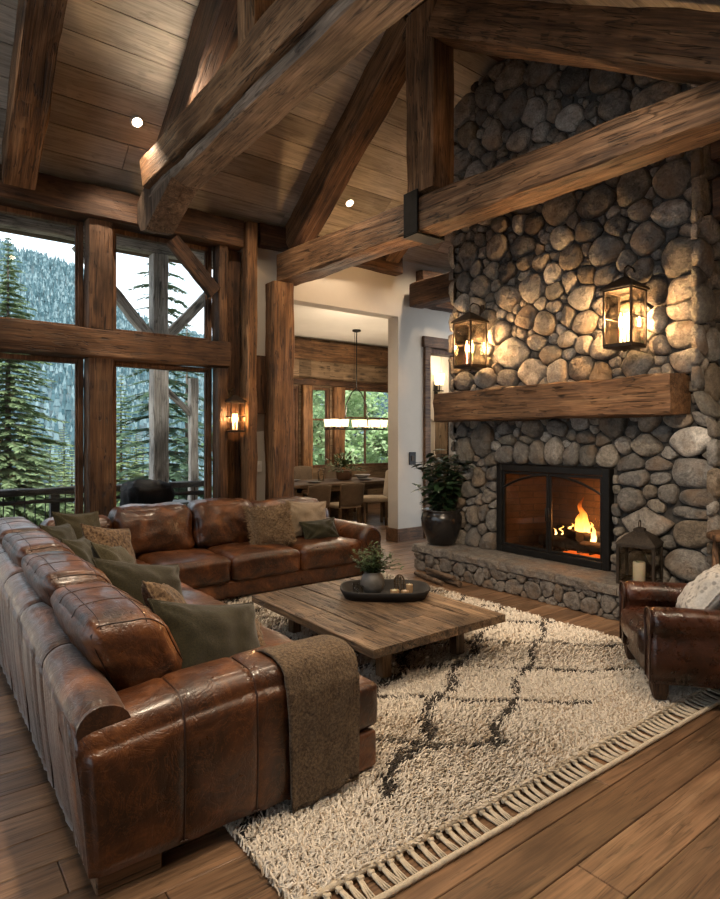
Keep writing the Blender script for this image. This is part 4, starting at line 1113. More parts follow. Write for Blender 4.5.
m = MB(); m.lathe([(.05, 0), (.078, .02), (.098, .07), (.097, .11), (.08, .15), (.066, .165), (.07, .175), (.06, .175), (.055, .15), (.0, .145)], 28, pp, False); m.build('pot', M_POT, t)
m = MB(); f = MB(); r2 = random.Random(4)
for k in range(64):
    a = r2.uniform(0, 6.28); el = r2.uniform(.15, 1.5); L = r2.uniform(.13, .24); d = Vector((math.cos(a) * math.cos(el), math.sin(a) * math.cos(el), math.sin(el)))
    b = pp + Vector((0, 0, .15)); e = b + d * L + Vector((0, 0, .02)); m.tube([b, (b + e) / 2 + Vector((0, 0, .02)), e], .0022, 4)
    for q in np.linspace(.35, 1, 8):
        for s in (0, 1):
            c = b + (e - b) * q; a2 = r2.uniform(0, 6.28); leaf(f, c, Vector((math.cos(a2), math.sin(a2), r2.uniform(-.1, .9))), r2.uniform(.026, .042), .018, r2)
m.build('stems', M_STEM, t); f.build('foliage', M_LEAF, t)
# little things on the tray
M_RUST = plain('rusted_wire', (.12, .085, .05), .6, metal=.6)
pp = trayp(.12, .05)
t = thing('wire_ornament', 'rusty wire globe ornament standing on the tray beside the plant', 'ornament', pp)
m = MB()
for k in range(5):
    a = math.pi * k / 5; m.tube([pp + Vector((.045 * math.cos(a) * math.sin(b), .045 * math.sin(a) * math.sin(b), .075 + .07 * math.cos(b))) for b in np.linspace(0, 2 * math.pi, 22)], .003, 5, False)
m.tube([pp + Vector((.045 * math.cos(b), .045 * math.sin(b), .075)) for b in np.linspace(0, 2 * math.pi, 22)], .003, 5, False)
m.build('wires', M_RUST, t); m = MB(); m.lathe([(.03, 0), (.028, .008), (.006, .012)], 16, pp); m.build('base', M_RUST, t)
M_ENDW = plain('cut_wood', (.3, .19, .1), .7, var=.3, scale=25)
def candle(u, v, r, h, lab, mat):
    p = trayp(u, v); t = thing('tealight_holder', lab, 'candle holder', p, 0, 'wooden tealight holders on the tray'); m = MB(); m.lathe([(r * .96, 0), (r, .004), (r, h - .004), (r * .96, h), (r * .6, h), (r * .58, h - .008), (0, h - .008)], 22, p, False)
    m.build('holder', mat, t); m = MB(); m.lathe([(r * .55, h - .008), (r * .55, h - .002), (.0015, h - .001), (.0015, h + .01)], 16, p); m.build('wax', M_CANDLE, t)
candle(.075, -.075, .036, .05, 'round cut-wood tealight holder at the front of the tray', M_ENDW); candle(.16, -.06, .032, .042, 'smaller cut-wood tealight holder at the front of the tray, toward the fireplace', M_ENDW); candle(.2, .03, .028, .07, 'tall cut-wood tealight holder at the fireplace end of the tray', M_ENDW)
for u, v, lab in ((-.235, .05, 'clear glass tumbler at the window end of the tray'), (-.2, -.06, 'second clear glass tumbler on the tray, in front of the plant pot')):
    p = trayp(u, v); m = MB(); m.lathe([(.026, 0), (.03, .075), (.028, .075), (.024, .006), (0, .006)], 20, p, False); tag(m.build('glass_tumbler', M_LGLASS), lab, 'glass', 'tumblers on the tray')

# ============================================================ shag rug
rug = thing('area_rug', 'cream shag rug with dark diamond lines and a knotted fringe', 'rug', (2.8, 3.4, 0))
RX0, RX1, RY0, RY1 = 1.04, 4.44, 1.74, 5.75
def ry0(x): return RY0 - .05 * (x - 1.04) / 3.4
m = MB(); m.add([(RX0 + .01, ry0(RX0) + .01, .003), (RX1 - .01, ry0(RX1) + .01, .003), (RX1 - .01, RY1, .003), (RX0 + .01, RY1, .003), (RX0 + .01, ry0(RX0) + .01, .014), (RX1 - .01, ry0(RX1) + .01, .014), (RX1 - .01, RY1, .014), (RX0 + .01, RY1, .014)], [(3, 2, 1, 0), (4, 5, 6, 7), (0, 1, 5, 4), (1, 2, 6, 5), (2, 3, 7, 6), (3, 0, 4, 7)])
m.build('backing', plain('rug_backing', (.2, .165, .12), .95), rug)
def tufts(y0, y1, sp, wid, seed):
    rg = np.random.default_rng(seed)
    xs = np.arange(RX0, RX1, sp); ys = np.arange(y0, y1, sp); Xg, Yg = np.meshgrid(xs, ys); x = Xg.ravel() + rg.uniform(-.5, .5, Xg.size) * sp; y = Yg.ravel() + rg.uniform(-.5, .5, Xg.size) * sp
    keep = (y > RY0 - .05 * (x - 1.04) / 3.4) & ~((x < 1.62) & (y > 2.6)) & ~((x < 4.1) & (x > 1.7) & (y > 5.5)); x, y = x[keep], y[keep]; n = x.size
    wob = .035 * np.sin(x * 9.1 + y * 3) + .03 * np.sin(y * 11.3 - x * 5) + .012 * np.sin(x * 41 + y * 33)
    b1 = y - .575 * x + wob; b2 = y + .86 * x + wob * .8
    k1 = (b1 - .63) / .47; k2 = (b2 - 4.1) / .68
    d1 = np.abs(k1 - np.round(k1)) * .47 / 1.154; d2 = np.abs(k2 - np.round(k2)) * .68 / 1.319
    jit = rg.uniform(0, 1, n)
    dark = ((np.round(k1) >= 0) & (d1 < .03 + .01 * np.sin(x * 23)) & (jit < .88)) | ((np.round(k2) >= 0) & (d2 < .023) & (jit < .9))
    dark &= (y > 2.0)
    patch = np.sin(x * 2.3 + 1) * np.sin(y * 2.9 + x) * .5 + np.sin(x * 7 + y * 5) * .25 + np.sin(y*13.7-x*9.1)*.2
    tan = rg.uniform(0, 1, n) < np.clip(.12 + .42 * patch, .05, .5)
    v = rg.uniform(.78, 1.15, n)
    col = np.where(dark[:, None], np.array([.05, .042, .036]) * np.ones((n, 1)), np.where(tan[:, None], np.array([.45, .36, .265]), np.array([.66, .595, .51]))) * v[:, None]
    h = rg.uniform(.02, .036, n) * np.where(dark, .8, 1); ang = rg.uniform(0, 2 * np.pi, n); drift = .9 * np.sin(x * 3 + 2 * np.sin(y * 2.3)); lean = rg.uniform(.01, .032, n)
    dx = np.cos(ang * .55 + drift + 3.9) * lean; dy = np.sin(ang * .55 + drift + 3.9) * lean
    sx, sy = -dy / lean * wid, dx / lean * wid
    z0 = np.full(n, .01)
    P = np.stack([np.stack([x - sx, y - sy, z0], 1), np.stack([x + sx, y + sy, z0], 1),
                  np.stack([x + dx * .45 + sx, y + dy * .45 + sy, z0 + h * .75], 1), np.stack([x + dx * .45 - sx, y + dy * .45 - sy, z0 + h * .75], 1),
                  np.stack([x + dx * 1.15 + sx * .8, y + dy * 1.15 + sy * .8, z0 + h], 1), np.stack([x + dx * 1.15 - sx * .8, y + dy * 1.15 - sy * .8, z0 + h], 1)], 1).reshape(-1, 3)
    P[:, 2] += 0
    base = np.arange(n) * 6
    F = np.concatenate([np.stack([base, base + 1, base + 2, base + 3], 1), np.stack([base + 3, base + 2, base + 4, base + 5], 1)], 0)
    me = bpy.data.meshes.new('pile'); me.vertices.add(len(P)); me.vertices.foreach_set('co', P.ravel().astype(np.float32))
    me.loops.add(F.size); me.loops.foreach_set('vertex_index', F.ravel().astype(np.int32)); me.polygons.add(len(F)); me.polygons.foreach_set('loop_start', np.arange(0, F.size, 4, dtype=np.int32)); me.polygons.foreach_set('loop_total', np.full(len(F), 4, np.int32))
    me.update(calc_edges=True)
    at = me.color_attributes.new('yarn', 'FLOAT_COLOR', 'POINT'); c4 = np.concatenate([np.repeat(col, 6, 0), np.ones((n * 6, 1))], 1); at.data.foreach_set('color', c4.ravel().astype(np.float32))
    return me
wm_, nt, out = newmat('wool_pile'); g = G(nt); at = g.n('ShaderNodeAttribute'); at.attribute_name = 'yarn'
b_ = principled(g, out, at.outputs['Color'], .95, None, Specular_IOR_Level=.1, Sheen_Weight=.15)
for (a, b, sp, wd, sd) in ((1.6, 2.9, .0088, .0032, 1), (2.9, RY1, .0145, .005, 2)):
    me = tufts(a, b, sp, wd, sd); me.materials.append(wm_); o = bpy.data.objects.new('pile', me); COL.objects.link(o); o.parent = rug; o.matrix_basis = Matrix.Translation((-2.8, -3.4, 0)); o['kind'] = 'stuff'
# fringe along the near edge
M_YARN = plain('cream_yarn', (.52, .45, .35), .95, var=.2, scale=60, bump=.5)
m = MB(); r2 = random.Random(9); x = RX0 + .02
while x < RX1:
    y = ry0(x); sk = r2.uniform(-.02, .02)
    for q in range(3):
        o_ = (q - 1) * .008
        m.tube([(x + o_ * .4, y + .02, .02), (x + o_ * .5 + sk * .2, y - .02, .017), (x + o_ + sk * .6, y - .065, .009), (x + o_ * 1.5 + sk, y - .125, .007)], [.006, .0062, .0052, .004], 5)
    m.tube([(x - .012, y - .022, .018), (x + .012, y - .022, .018)], .009, 6)
    x += r2.uniform(.042, .056)
m.tube([(RX0 + (RX1 - RX0) * k / 160, ry0(RX0 + (RX1 - RX0) * k / 160) - .13 + .004 * N3((k, 0, 0), 1.7), .011) for k in range(161)], .012, 6)
m.tube([(RX0 + (RX1 - RX0) * k / 160, ry0(RX0 + (RX1 - RX0) * k / 160) + .004 + .004 * N3((k, 0, 9), 1.7), .02) for k in range(161)], .014, 6)
m.build('fringe', M_YARN, rug)

# ============================================================ armchair
ac = thing('armchair', 'dark brown leather club armchair with nailhead trim, partly out of frame', 'armchair', (4.12, 1.69, .0), R(41.3))
def A_(mb, name, mat=M_LEAD): return mb.build(name, mat, ac, world=False)
zo = .03
for s in (-1, 1):
    m = MB(); rings = []; n = 24
    for k in range(n + 1):
        y = -.46 + .93 * k / n; q = k / n; cx_ = s * .335; r = .082 - .02 * (q > .99) - .012 * (k == 0); zc = .475 + .0 * q
        bow = .014 * math.sin(q * math.pi)
        P_ = [(cx_ - s * .055, y, .12 + zo), (cx_ - s * .055, y, .37 + zo)]
        for a in range(-50, 231, 20):
            P_.append((cx_ - s * r * math.cos(R(a)) * (1 if 1 else 0), y, zc + zo + r * math.sin(R(a))))
        P_ += [(cx_ + s * (.062 + bow), y, .37 + zo), (cx_ + s * (.066 + bow), y, .25 + zo), (cx_ + s * .062, y, .12 + zo)]
        rings.append(P_)
    m.rings(rings, True, True, True); a_ = recalc(A_(m, 'arm'))
    f = MB(); yv = .473
    pts = [(s * .335 + s * .056, yv, .13 + zo), (s * .335 + s * .058, yv, .38 + zo)] + [(s * .335 - s * .076 * math.cos(R(a)), yv, .475 + zo + .076 * math.sin(R(a))) for a in range(220, -41, -20)] + [(s * .335 - s * .05, yv, .36 + zo), (s * .335 - s * .05, yv, .13 + zo)]
    f.tube(pts, .007, 6); o = f.build('piping', M_SEAM); o.parent = a_
    f = MB()
    for k in range(46):
        y = -.44 + .9 * k / 45; f.lathe([(.006, 0), (.004, .004), (.0005, .005)], 6, (0, 0, 0)); 
        nv = 18
        for i in range(len(f.v) - nv, len(f.v)):
            v = f.v[i]; f.v[i] = (s * (.335 + .062) + s * v[2], y + v[0], .135 + zo + v[1])
    o = f.build('nailheads', M_BRONZE); o.parent = a_
A_(rbox((-.275, -.3, .22 + zo), (.275, .5, .4 + zo), .05, (0, .015, .03), 18, .008, 4, 3), 'seat_cushion')
A_(rbox((-.3, -.42, .1 + zo), (.3, .455, .23 + zo), .02, (0, .005, 0), 12, .003, 4, 5), 'seat_frame')
mb = rbox((-.38, -.56, .12 + zo), (.38, -.32, .86 + zo), .09, (0, .03, .02), 18, .008, 4, 6)
for i, v in enumerate(mb.v): mb.v[i] = (v[0], v[1] - .16 * max(0, v[2] - .3), v[2])
A_(mb, 'backrest')
for x in (-.33, .33):
    for y in (-.44, .41):
        m = MB(); m.rings([[(x + a * w, y + b * w, z) for a, b in ((-1, -1), (1, -1), (1, 1), (-1, 1))] for z, w in ((.004 if y < 0 else zo + .012, .03), (zo + .06, .042), (.13 + zo, .046))], True, True, False); A_(m, 'leg', M_DARKW)
Mr = Matrix.Rotation(R(41.3), 3, 'Z')
c = Vector((4.12, 1.69, 0)) + Mr @ Vector((-.03, .06, .6)); nn_ = Mr @ Vector((.15, .8, .6)); uu = Mr @ Vector((0, -.4, 1))
cushion('white and grey patterned pillow on the leather armchair', M_WHITEP, c, nn_, uu, .46, .42, .16, 30)

# ============================================================ hearth and floor pieces
pl = thing('potted_plant', 'tall leafy plant in a glossy black pot at the left end of the hearth', 'plant', (5.19, 5.2, .314))
pp = Vector((5.19, 5.2, .314))
m = MB(); m.lathe([(.13, 0), (.17, .03), (.235, .2), (.25, .31), (.235, .375), (.215, .39), (.24, .41), (.24, .425), (.2, .425), (.19, .36), (0, .355)], 36, pp, False); m.build('pot', plain('black_glaze', (.012, .011, .011), .22, var=.3, scale=8, spec=.6), pl)
m = MB(); m.lathe([(.19, .362), (.1, .37), (0, .372)], 20, pp, False); m.build('soil', plain('soil', (.03, .02, .013), 1, bump=.8, scale=40), pl)
m = MB(); f = MB(); r2 = random.Random(14)
for k in range(17):
    a = 2 * math.pi * k / 17 + r2.uniform(-.3, .3); sp = r2.uniform(.08, .28) if k % 3 else r2.uniform(0, .1); H = r2.uniform(.3, .62) if k % 3 else r2.uniform(.55, .78)
    b = pp + Vector((.06 * math.cos(a), .06 * math.sin(a), .37)); e = b + Vector((sp * math.cos(a), sp * math.sin(a), H)); mid = (b + e) / 2 + Vector((-.05 * math.cos(a), -.05 * math.sin(a), .1))
    pts = [b * (1 - q) ** 2 + mid * 2 * q * (1 - q) + e * q * q for q in np.linspace(0, 1, 9)]; m.tube(pts, [.009 - .0007 * i for i in range(9)], 6)
    for q in np.linspace(.12, 1.0, 15):
        c = b * (1 - q) ** 2 + mid * 2 * q * (1 - q) + e * q * q
        for s in range(2):
            a2 = r2.uniform(0, 6.28); leaf(f, c, Vector((math.cos(a2), math.sin(a2), r2.uniform(-.2, .75))), r2.uniform(.11, .17), r2.uniform(.06, .085), r2, curl=.35)
f.build('foliage', M_LEAFD, pl); m.build('stems', M_STEM, pl)
# floor lantern on the hearth
t = thing('candle_lantern', 'dark metal lantern with a white candle standing on the hearth', 'lantern', (5.2, 2.74, .316), R(14)); s = .145; H = .34
m = MB(); cage(m, s, .012, H, .012)
m.build('cage', M_BRONZE, t, world=False)
m = MB(); m.rings([[(x * q, y * q, z) for x, y in ((-1, -1), (1, -1), (1, 1), (-1, 1))] for q, z in ((s * 1.12, H + .008), (s * 1.1, H + .02), (s * .72, H + .08), (s * .3, H + .12), (s * .3, H + .14), (.015, H + .155))], True, True, False); m.build('roof', plain('pierced_metal', (.03, .022, .016), .6, metal=.5, var=.7, scale=60, bump=1.0), t, world=False)
m = MB(); m.tube([(.035 * math.cos(a), 0, H + .18 + .035 * math.sin(a)) for a in np.linspace(0, 6.283, 20)], .005, 6, False); m.build('ring', M_BRONZE, t, world=False)
m = MB(); m.box((-s, -s, .0), (s, s, .012), .002); m.build('base', M_BRONZE, t, world=False)
for a, b in ((-s, 0), (s, 0), (0, -s), (0, s)):
    m = MB()
    if a: m.box((a - .001, -s + .01, .02), (a + .001, s - .01, H - .01))
    else: m.box((-s + .01, b - .001, .02), (s - .01, b + .001, H - .01))
    m.build('pane', M_LGLASS, t, world=False)
t = thing('pillar_candle', 'white pillar candle inside the hearth lantern', 'candle', (5.19, 2.74, .33))
m = MB(); m.lathe([(.05, .0), (.052, .004), (.052, .165), (.047, .172), (.03, .166), (0, .164)], 24, (5.19, 2.74, .33), False); m.build('wax', M_CANDLE, t)
m = MB(); m.tube([(5.19, 2.74, .493), (5.191, 2.8, .51)], .0022, 5); m.build('wick', M_IRON, t)
# driftwood on the floor by the hearth
M_DRIFT = wood('driftwood', (.05, .032, .02), (.13, .085, .055), (.2, .14, .095), axis='y', gs=2, bump=.8)
for i, (a, b, r, z, lab) in enumerate((((4.72, 4.45), (4.82, 5.05), .035, .036, 'front piece of split wood lying on the floor by the hearth'), ((4.62, 4.62), (4.72, 5.16), .03, .031, 'piece of split wood on the floor by the hearth, nearest the rug'), ((4.68, 4.5), (4.75, 5.0), .028, .1, 'thin stick lying on top of the split wood by the hearth'))):
    m = MB(); n = 12; m.tube([(a[0] + (b[0] - a[0]) * k / n + .012 * N3((k, i, 0), .6), a[1] + (b[1] - a[1]) * k / n, z + .0 + (.008 * N3((k, i, 5), .6) if i == 2 else 0)) for k in range(n + 1)], [r * (1 - .5 * abs(k / n - .45)) * (1 + .2 * N3((k, i, 3), .8)) for k in range(n + 1)], 9)
    o = m.build('split_wood', M_DRIFT); zmin = min(v.co.z for v in o.data.vertices)
    for v in o.data.vertices: v.co.z += (.002 - zmin) if i < 2 else 0
    tag(o, lab, 'wood', 'split wood by the hearth')
# rustic stool whose edge shows at the right of the hearth
st = thing('wooden_stool', 'rustic wooden stool at the right picture edge, beside the chimney', 'stool', (5.28, 1.98, 0))
M_STOOL = wood('stool_wood', (.06, .028, .013), (.16, .08, .038), (.25, .14, .07), axis='z', gs=1.5, bump=.5)
m = MB(); m.lathe([(.2, .78), (.22, .79), (.22, .83), (.2, .84)], 24, (5.28, 1.98, 0)); m.build('seat', M_STOOL, st)
for a in (45, 135, 225, 315):
    c, s_ = math.cos(R(a)), math.sin(R(a)); m = MB(); m.tube([(5.28 + .2 * c, 1.98 + .2 * s_, .002), (5.28 + .16 * c, 1.98 + .16 * s_, .79)], [.028, .024], 10); m.build('leg', M_STOOL, st)
m = MB(); m.tube([(5.28 + .185 * math.cos(a), 1.98 + .185 * math.sin(a), .3) for a in np.linspace(0, 6.283, 28)], .012, 6, False); m.build('foot_ring', M_STOOL, st)
# ============================================================ dining room behind the opening
DY = 11.5
wallY('wall_dining_far', 5.6, 10.2, 0, 3.86, DY, DY + .2, [(5.6, 7.02, .92, 2.76), (7.34, 7.86, .92, 2.76), (8.24, 9.9, .92, 2.8)], M_DINW)
m = MB(); m.prism([(3.95, 7.245), (11.2, 7.245), (11.2, 9.1), (10.3, 9.1), (10.3, 11.7), (5.6, 11.7)], 3.855, 3.95, 'z'); struct(recalc(m.build('ceiling_dining', M_DCEIL)))
m = MB(); m.prism([(3.95, 7.245), (4.05, 7.245), (5.75, 11.5), (5.6, 11.5)], 0, 3.85, 'z'); struct(recalc(m.build('wall_dining_left', M_WALL)))
m = MB(); m.prism([(6.3, 7.245), (6.5, 7.245), (10.3, 11.5), (10.1, 11.5)], 0, 3.85, 'z'); struct(recalc(m.build('wall_dining_right', M_WALL)))
tbeam('dining_beam', 'wide brown timber band below the dining room ceiling', (5.7, DY - .14, 3.56), (10.05, DY - .12, 3.56), .24, .42, M_BEAM)
tbeam('dining_rail', 'thin dark timber rail above the dining room windows', (5.7, DY - .07, 2.86), (10.05, DY - .06, 2.86), .12, .14, M_BEAMD)
for x, w, lab in ((7.18, .26, 'timber post between the two left dining room windows'), (8.05, .3, 'timber post behind the chandelier between the dining windows')):
    tpost('dining_post', lab, (x, DY - .075, 0.002), (x, DY - .075, 2.78), w, .12)
def dwin(a, b, bars, z1=2.76): 
    r = window(a, b, .92, z1, DY + .08, bars, .06); return r
dwin(5.6, 7.02, (('v', .5), ('h', .6))); dwin(7.34, 7.86, (('h', .6),)); dwin(8.24, 9.9, (('v', .42), ('h', .62)), 2.8)
# table
DT = thing('dining_table', 'long dark wood dining table set with a potted plant, seen through the opening', 'table', (6.6, 9.7, 0))
M_DT = wood('dining_table_wood', (.05, .03, .018), (.12, .075, .045), (.2, .13, .08), axis='x', gs=1.2, bump=.3)
m = MB(); m.box((5.42, 9.15, .7), (8.0, 10.3, .76), .01); m.box((5.6, 9.25, .6), (7.85, 9.29, .7), .004); m.box((5.6, 10.16, .6), (7.85, 10.2, .7), .004); m.build('tabletop', M_DT, DT)
for x in (5.65, 7.78):
    for y in (9.32, 10.13):
        m = MB(); m.box((x - .07, y - .07, 0.001), (x + .07, y + .07, .7), .01); m.build('leg', M_DT, DT)
m = MB(); m.box((6.75, 9.35, .001), (6.95, 10.1, .7), .02); m.build('centre_leg', M_DT, DT)
M_SEATF = fabric('dining_seat', (.3, .24, .17), (.42, .34, .25), 120, .4); M_SEATD = fabric('dining_seat_dark', (.08, .06, .045), (.16, .12, .085), 120, .4)
M_CH = wood('chair_wood', (.06, .034, .018), (.13, .078, .042), (.2, .125, .07), axis='z', gs=2, bump=.25)
def dchair(label, loc, rz, fab):
    t = thing('dining_chair', label, 'chair', loc, rz, 'chairs at the dining table')
    for x in (-.2, .2):
        for y in (-.2, .2):
            m = MB(); m.box((x - .024, y - .024, .001), (x + .024, y + .024, .44), .004); m.build('leg', M_CH, t, world=False)
    rbox((-.25, -.24, .43), (.25, .25, .52), .035, (0, 0, .012), 8).build('seat', M_SEATF, t, world=False)
    m = rbox((-.24, -.29, .5), (.24, -.22, .98), .03, (0, .0, .03), 8)
    for i, v in enumerate(m.v): m.v[i] = (v[0], v[1] - .12 * (v[2] - .5), v[2])
    m.build('backrest', fab, t, world=False)
    for x in (-.235, .235):
        m = MB(); m.tube([(x, -.25, .46), (x, -.31, .99)], .018, 6); m.build('back_post', M_CH, t, world=False)
    return t
C0 = dchair('dining chair nearest the white pier, its beige seat turned to the table end', (6.93, 8.72, 0), R(62), M_SEATF)
C1 = dchair('dark-backed dining chair on the near table side, beside the wide column', (5.6, 8.85, 0), R(5), M_SEATD); C1.scale = (1, 1, .8)
dup(C1, (6.35, 8.86, 0), R(-4), 'dark-backed dining chair on the near table side, above the beige pillow').scale = (1, 1, .8)
dup(C1, (6.02, 10.6, 0), R(180), 'dark-backed dining chair on the window side of the table, nearest the wide column').scale = (1, 1, 1)
dup(C1, (6.72, 10.62, 0), R(178), 'dark-backed dining chair on the window side of the table, left of the potted plant').scale = (1, 1, 1)
dup(C1, (7.55, 10.6, 0), R(183), 'dark-backed dining chair on the window side of the table, right of the potted plant').scale = (1, 1, 1)
# plant and place settings
pp = Vector((7.02, 9.78, .762)); t = thing('potted_plant', 'bushy green plant in a brown pot on the dining table', 'plant', pp)
m = MB(); m.lathe([(.1, 0), (.15, .03), (.16, .16), (.15, .19), (.13, .18), (0, .17)], 20, pp, False); m.build('pot', plain('terracotta', (.13, .07, .04), .7), t)
f = MB(); r2 = random.Random(3)
for k in range(420):
    a = r2.uniform(0, 6.28); el = r2.uniform(0, 1.5); L = r2.uniform(.1, .36); d = Vector((1.25 * math.cos(a) * math.cos(el), 1.25 * math.sin(a) * math.cos(el), math.sin(el))); leaf(f, pp + Vector((0, 0, .17)) + d * L, d + Vector((r2.uniform(-.6, .6), r2.uniform(-.6, .6), r2.uniform(-.3, .3))), r2.uniform(.06, .1), .035, r2)
f.build('foliage', M_LEAF, t)
M_CER = plain('dark_ceramic', (.06, .055, .05), .4)
for x, y, lab in ((6.1, 9.45, 'dark plate set on the near side of the dining table, left of the plant'), (7.3, 9.45, 'dark plate set on the near side of the dining table, right of the plant'), (6.0, 10.05, 'dark plate on the window side of the dining table')):
    m = MB(); m.lathe([(.07, .762), (.15, .782), (.15, .787), (.07, .77), (0, .769)], 24, (x, y, 0), False); tag(m.build('plate', M_CER), lab, 'plate', 'plates on the dining table')
for x, y, lab in ((6.45, 9.75, 'glass jar on the dining table left of the plant'), (7.5, 9.8, 'grey bowl on the dining table right of the plant')):
    m = MB(); 
    if 'jar' in lab: m.lathe([(.06, .762), (.07, .94), (.04, 1.0), (.035, 1.0), (.055, .93), (.055, .77), (0, .768)], 18, (x, y, 0), False); tag(m.build('glass_jar', M_LGLASS), lab, 'jar')
    else: m.lathe([(.08, .762), (.17, .85), (.165, .85), (.07, .775), (0, .772)], 22, (x, y, 0), False); tag(m.build('bowl', plain('grey_bowl', (.2, .19, .18), .5)), lab, 'bowl')
# chandelier
CX = 7.5
ch = thing('chandelier', 'long iron chandelier with glowing glass shades over the dining table', 'chandelier', (CX, 10.0, 1.9))
m = MB(); m.lathe([(.09, 3.853), (.09, 3.82), (.02, 3.8)], 16, (CX, 10.0, 0)); m.tube([(CX, 10, 3.82), (CX, 10, 2.62)], .012, 6)
for s_ in (-1, 1): m.tube([(CX, 10, 2.62), (CX + s_ * .12, 10, 2.55), (CX + s_ * .26, 10, 2.3), (CX + s_ * .3, 10, 1.85)], .012, 6)
m.tube([(CX - .05, 10, 3.8), (CX - .07, 10, 2.6)], .004, 4); m.build('stem', M_IRON, ch)
m = MB()
for y in (9.88, 10.12): m.box((CX - .72, y - .01, 1.77), (CX + .72, y + .01, 1.795))
for x in (CX - .72, CX + .7): m.box((x, 9.89, 1.77), (x + .02, 10.11, 1.795))
m.build('frame', M_IRON, ch)
M_SHADE = emit('lit_shade', (1, .7, .4), 3.0)
for k, fx_ in enumerate((-.64, -.38, .06, .38, .64)):
    for y in (9.88, 10.12):
        x = CX + fx_; m = MB(); m.lathe([(.062, 1.83), (.085, 1.98), (.075, 1.98), (.055, 1.835)], 16, (x, y, 0), False); m.build('shade', M_SHADE, ch)
        m = MB(); m.lathe([(.012, 1.79), (.035, 1.83)], 8, (x, y, 0)); m.build('socket', M_IRON, ch)

# ============================================================ hall behind the doorway
m = MB(); m.box((7.9, 9.0, 0), (9.12, 9.12, 3.85)); m.box((9.12, 9.0, 2.5), (9.9, 9.12, 3.85)); m.box((9.12, 9.0, 0), (9.9, 9.12, .4)); m.box((9.9, 9.0, 0), (11.2, 9.12, 3.85)); struct(m.build('wall_hall_far', M_WALL))
m = MB(); m.box((11.1, 7.24, 0), (11.2, 9.0, 3.85)); struct(m.build('wall_hall_right', M_WALL))
m = MB(); m.box((7.4, 7.1, 0), (11.2, 7.24, 3.85)); struct(m.build('wall_hall_near', M_WALL))
m = MB(); m.box((8.3, 8.97, 1.95), (9.1, 9.0, 2.0), .004); m.box((8.3, 8.97, 2.45), (9.1, 9.0, 2.5), .004)
for x in (8.62, 8.95): m.box((x, 8.97, 0), (x + .05, 9.0, 3.4), .004)
struct(m.build('trim_3', M_WALL))
pc = Vector((8.78, 8.86, 2.78)); t = thing('wall_sconce', 'lit wall sconce in the hall seen through the doorway beside the chimney', 'sconce', pc)
m = MB(); m.box((pc.x - .05, 8.95, pc.z - .3), (pc.x + .05, 8.97, pc.z), .004); m.tube([(pc.x, 8.96, pc.z - .2), (pc.x, 8.86, pc.z - .22), (pc.x, 8.86, pc.z - .08)], .014, 6); m.tube([(pc.x - .14, 8.88, pc.z - .2), (pc.x + .14, 8.88, pc.z - .2)], .014, 6); m.build('arm', M_IRON, t)
m = MB(); m.lathe([(.09, pc.z - .08), (.11, pc.z + .14), (.1, pc.z + .14), (.08, pc.z - .075)], 16, (pc.x, 8.86, 0), False); m.build('shade', emit('sconce_shade', (1, .74, .44), 4.5), t)
tpost('hall_post', 'pale timber post in the hall seen through the doorway', (8.17, 8.2, 0), (8.17, 8.2, 2.35), .2, .16, wood('pale_timber', (.2, .14, .09), (.34, .25, .17), (.44, .34, .24), bump=.4))
window(9.12, 9.9, .4, 2.5, 9.06, (), .06)

# ============================================================ deck outside
M_DECK = wood('deck_boards', (.09, .075, .06), (.17, .145, .12), (.25, .22, .19), axis='x', island=True, bump=.3)
m = MB(); planks(m, -6, 4.0, 7.3, 9.9, .14, -.06, .04, 2, 4, .01); struct(m.build('deck_floor', M_DECK))
m = MB(); m.box((-6, 7.25, -.5), (4.0, 9.9, -.11)); struct(m.build('deck_base', M_BEAMD))
M_RAIL = wood('rail_wood', (.02, .018, .017), (.045, .041, .039), (.075, .07, .066), gs=2, bump=.3, knots=0)
rl = thing('deck_railing', 'dark deck railing with thin iron pickets outside the windows', 'railing', (0, 9.55, 0))
beam('top_rail', (-6, 9.55, .84), (4.0, 9.55, .84), .16, .1, M_RAIL, rl); beam('bottom_rail', (-6, 9.55, .12), (4.0, 9.55, .12), .06, .08, M_RAIL, rl)
beam('middle_rail', (-6, 9.5, .7), (4.0, 9.5, .7), .05, .06, M_RAIL, rl)
for x in (-4.2, -1.8, .35, 1.72, 2.75):
    m = MB(); m.box((x - .06, 9.5, -.06), (x + .06, 9.62, .79), .005); m.build('post', M_RAIL, rl)
m = MB(); x = -1.0
while x < 3.9: m.tube([(x, 9.55, .14), (x, 9.55, .8)], .008, 5); x += .13
m.build('pickets', M_IRON, rl)
M_PORCH = wood('porch_timber', (.3, .25, .21), (.48, .42, .36), (.6, .53, .46), bump=.5)
pt = thing('porch_post', 'grey timber porch post with two diagonal braces on the deck', 'post', (3.12, 9.25, 0))
beam('post', (3.12, 9.25, -.06), (3.12, 9.25, 4.41), .24, .24, M_PORCH, pt, up=(0, 1, 0))
beam('brace', (3.06, 9.25, 3.05), (1.95, 9.25, 4.35), .15, .16, M_PORCH, pt, up=(0, 1, 0)); beam('brace', (3.18, 9.25, 3.1), (4.3, 9.25, 4.35), .15, .16, M_PORCH, pt, up=(0, 1, 0))
pt2 = thing('porch_post', 'slim dark porch post at the right edge of the lower window', 'post', (3.85, 9.7, 0))
beam('post', (3.85, 9.7, -.06), (3.85, 9.7, 2.6), .14, .14, M_PORCH, pt2, up=(0, 1, 0)); beam('brace', (3.8, 9.7, 2.0), (3.3, 9.72, 2.5), .1, .1, M_PORCH, pt2, up=(0, 1, 0))
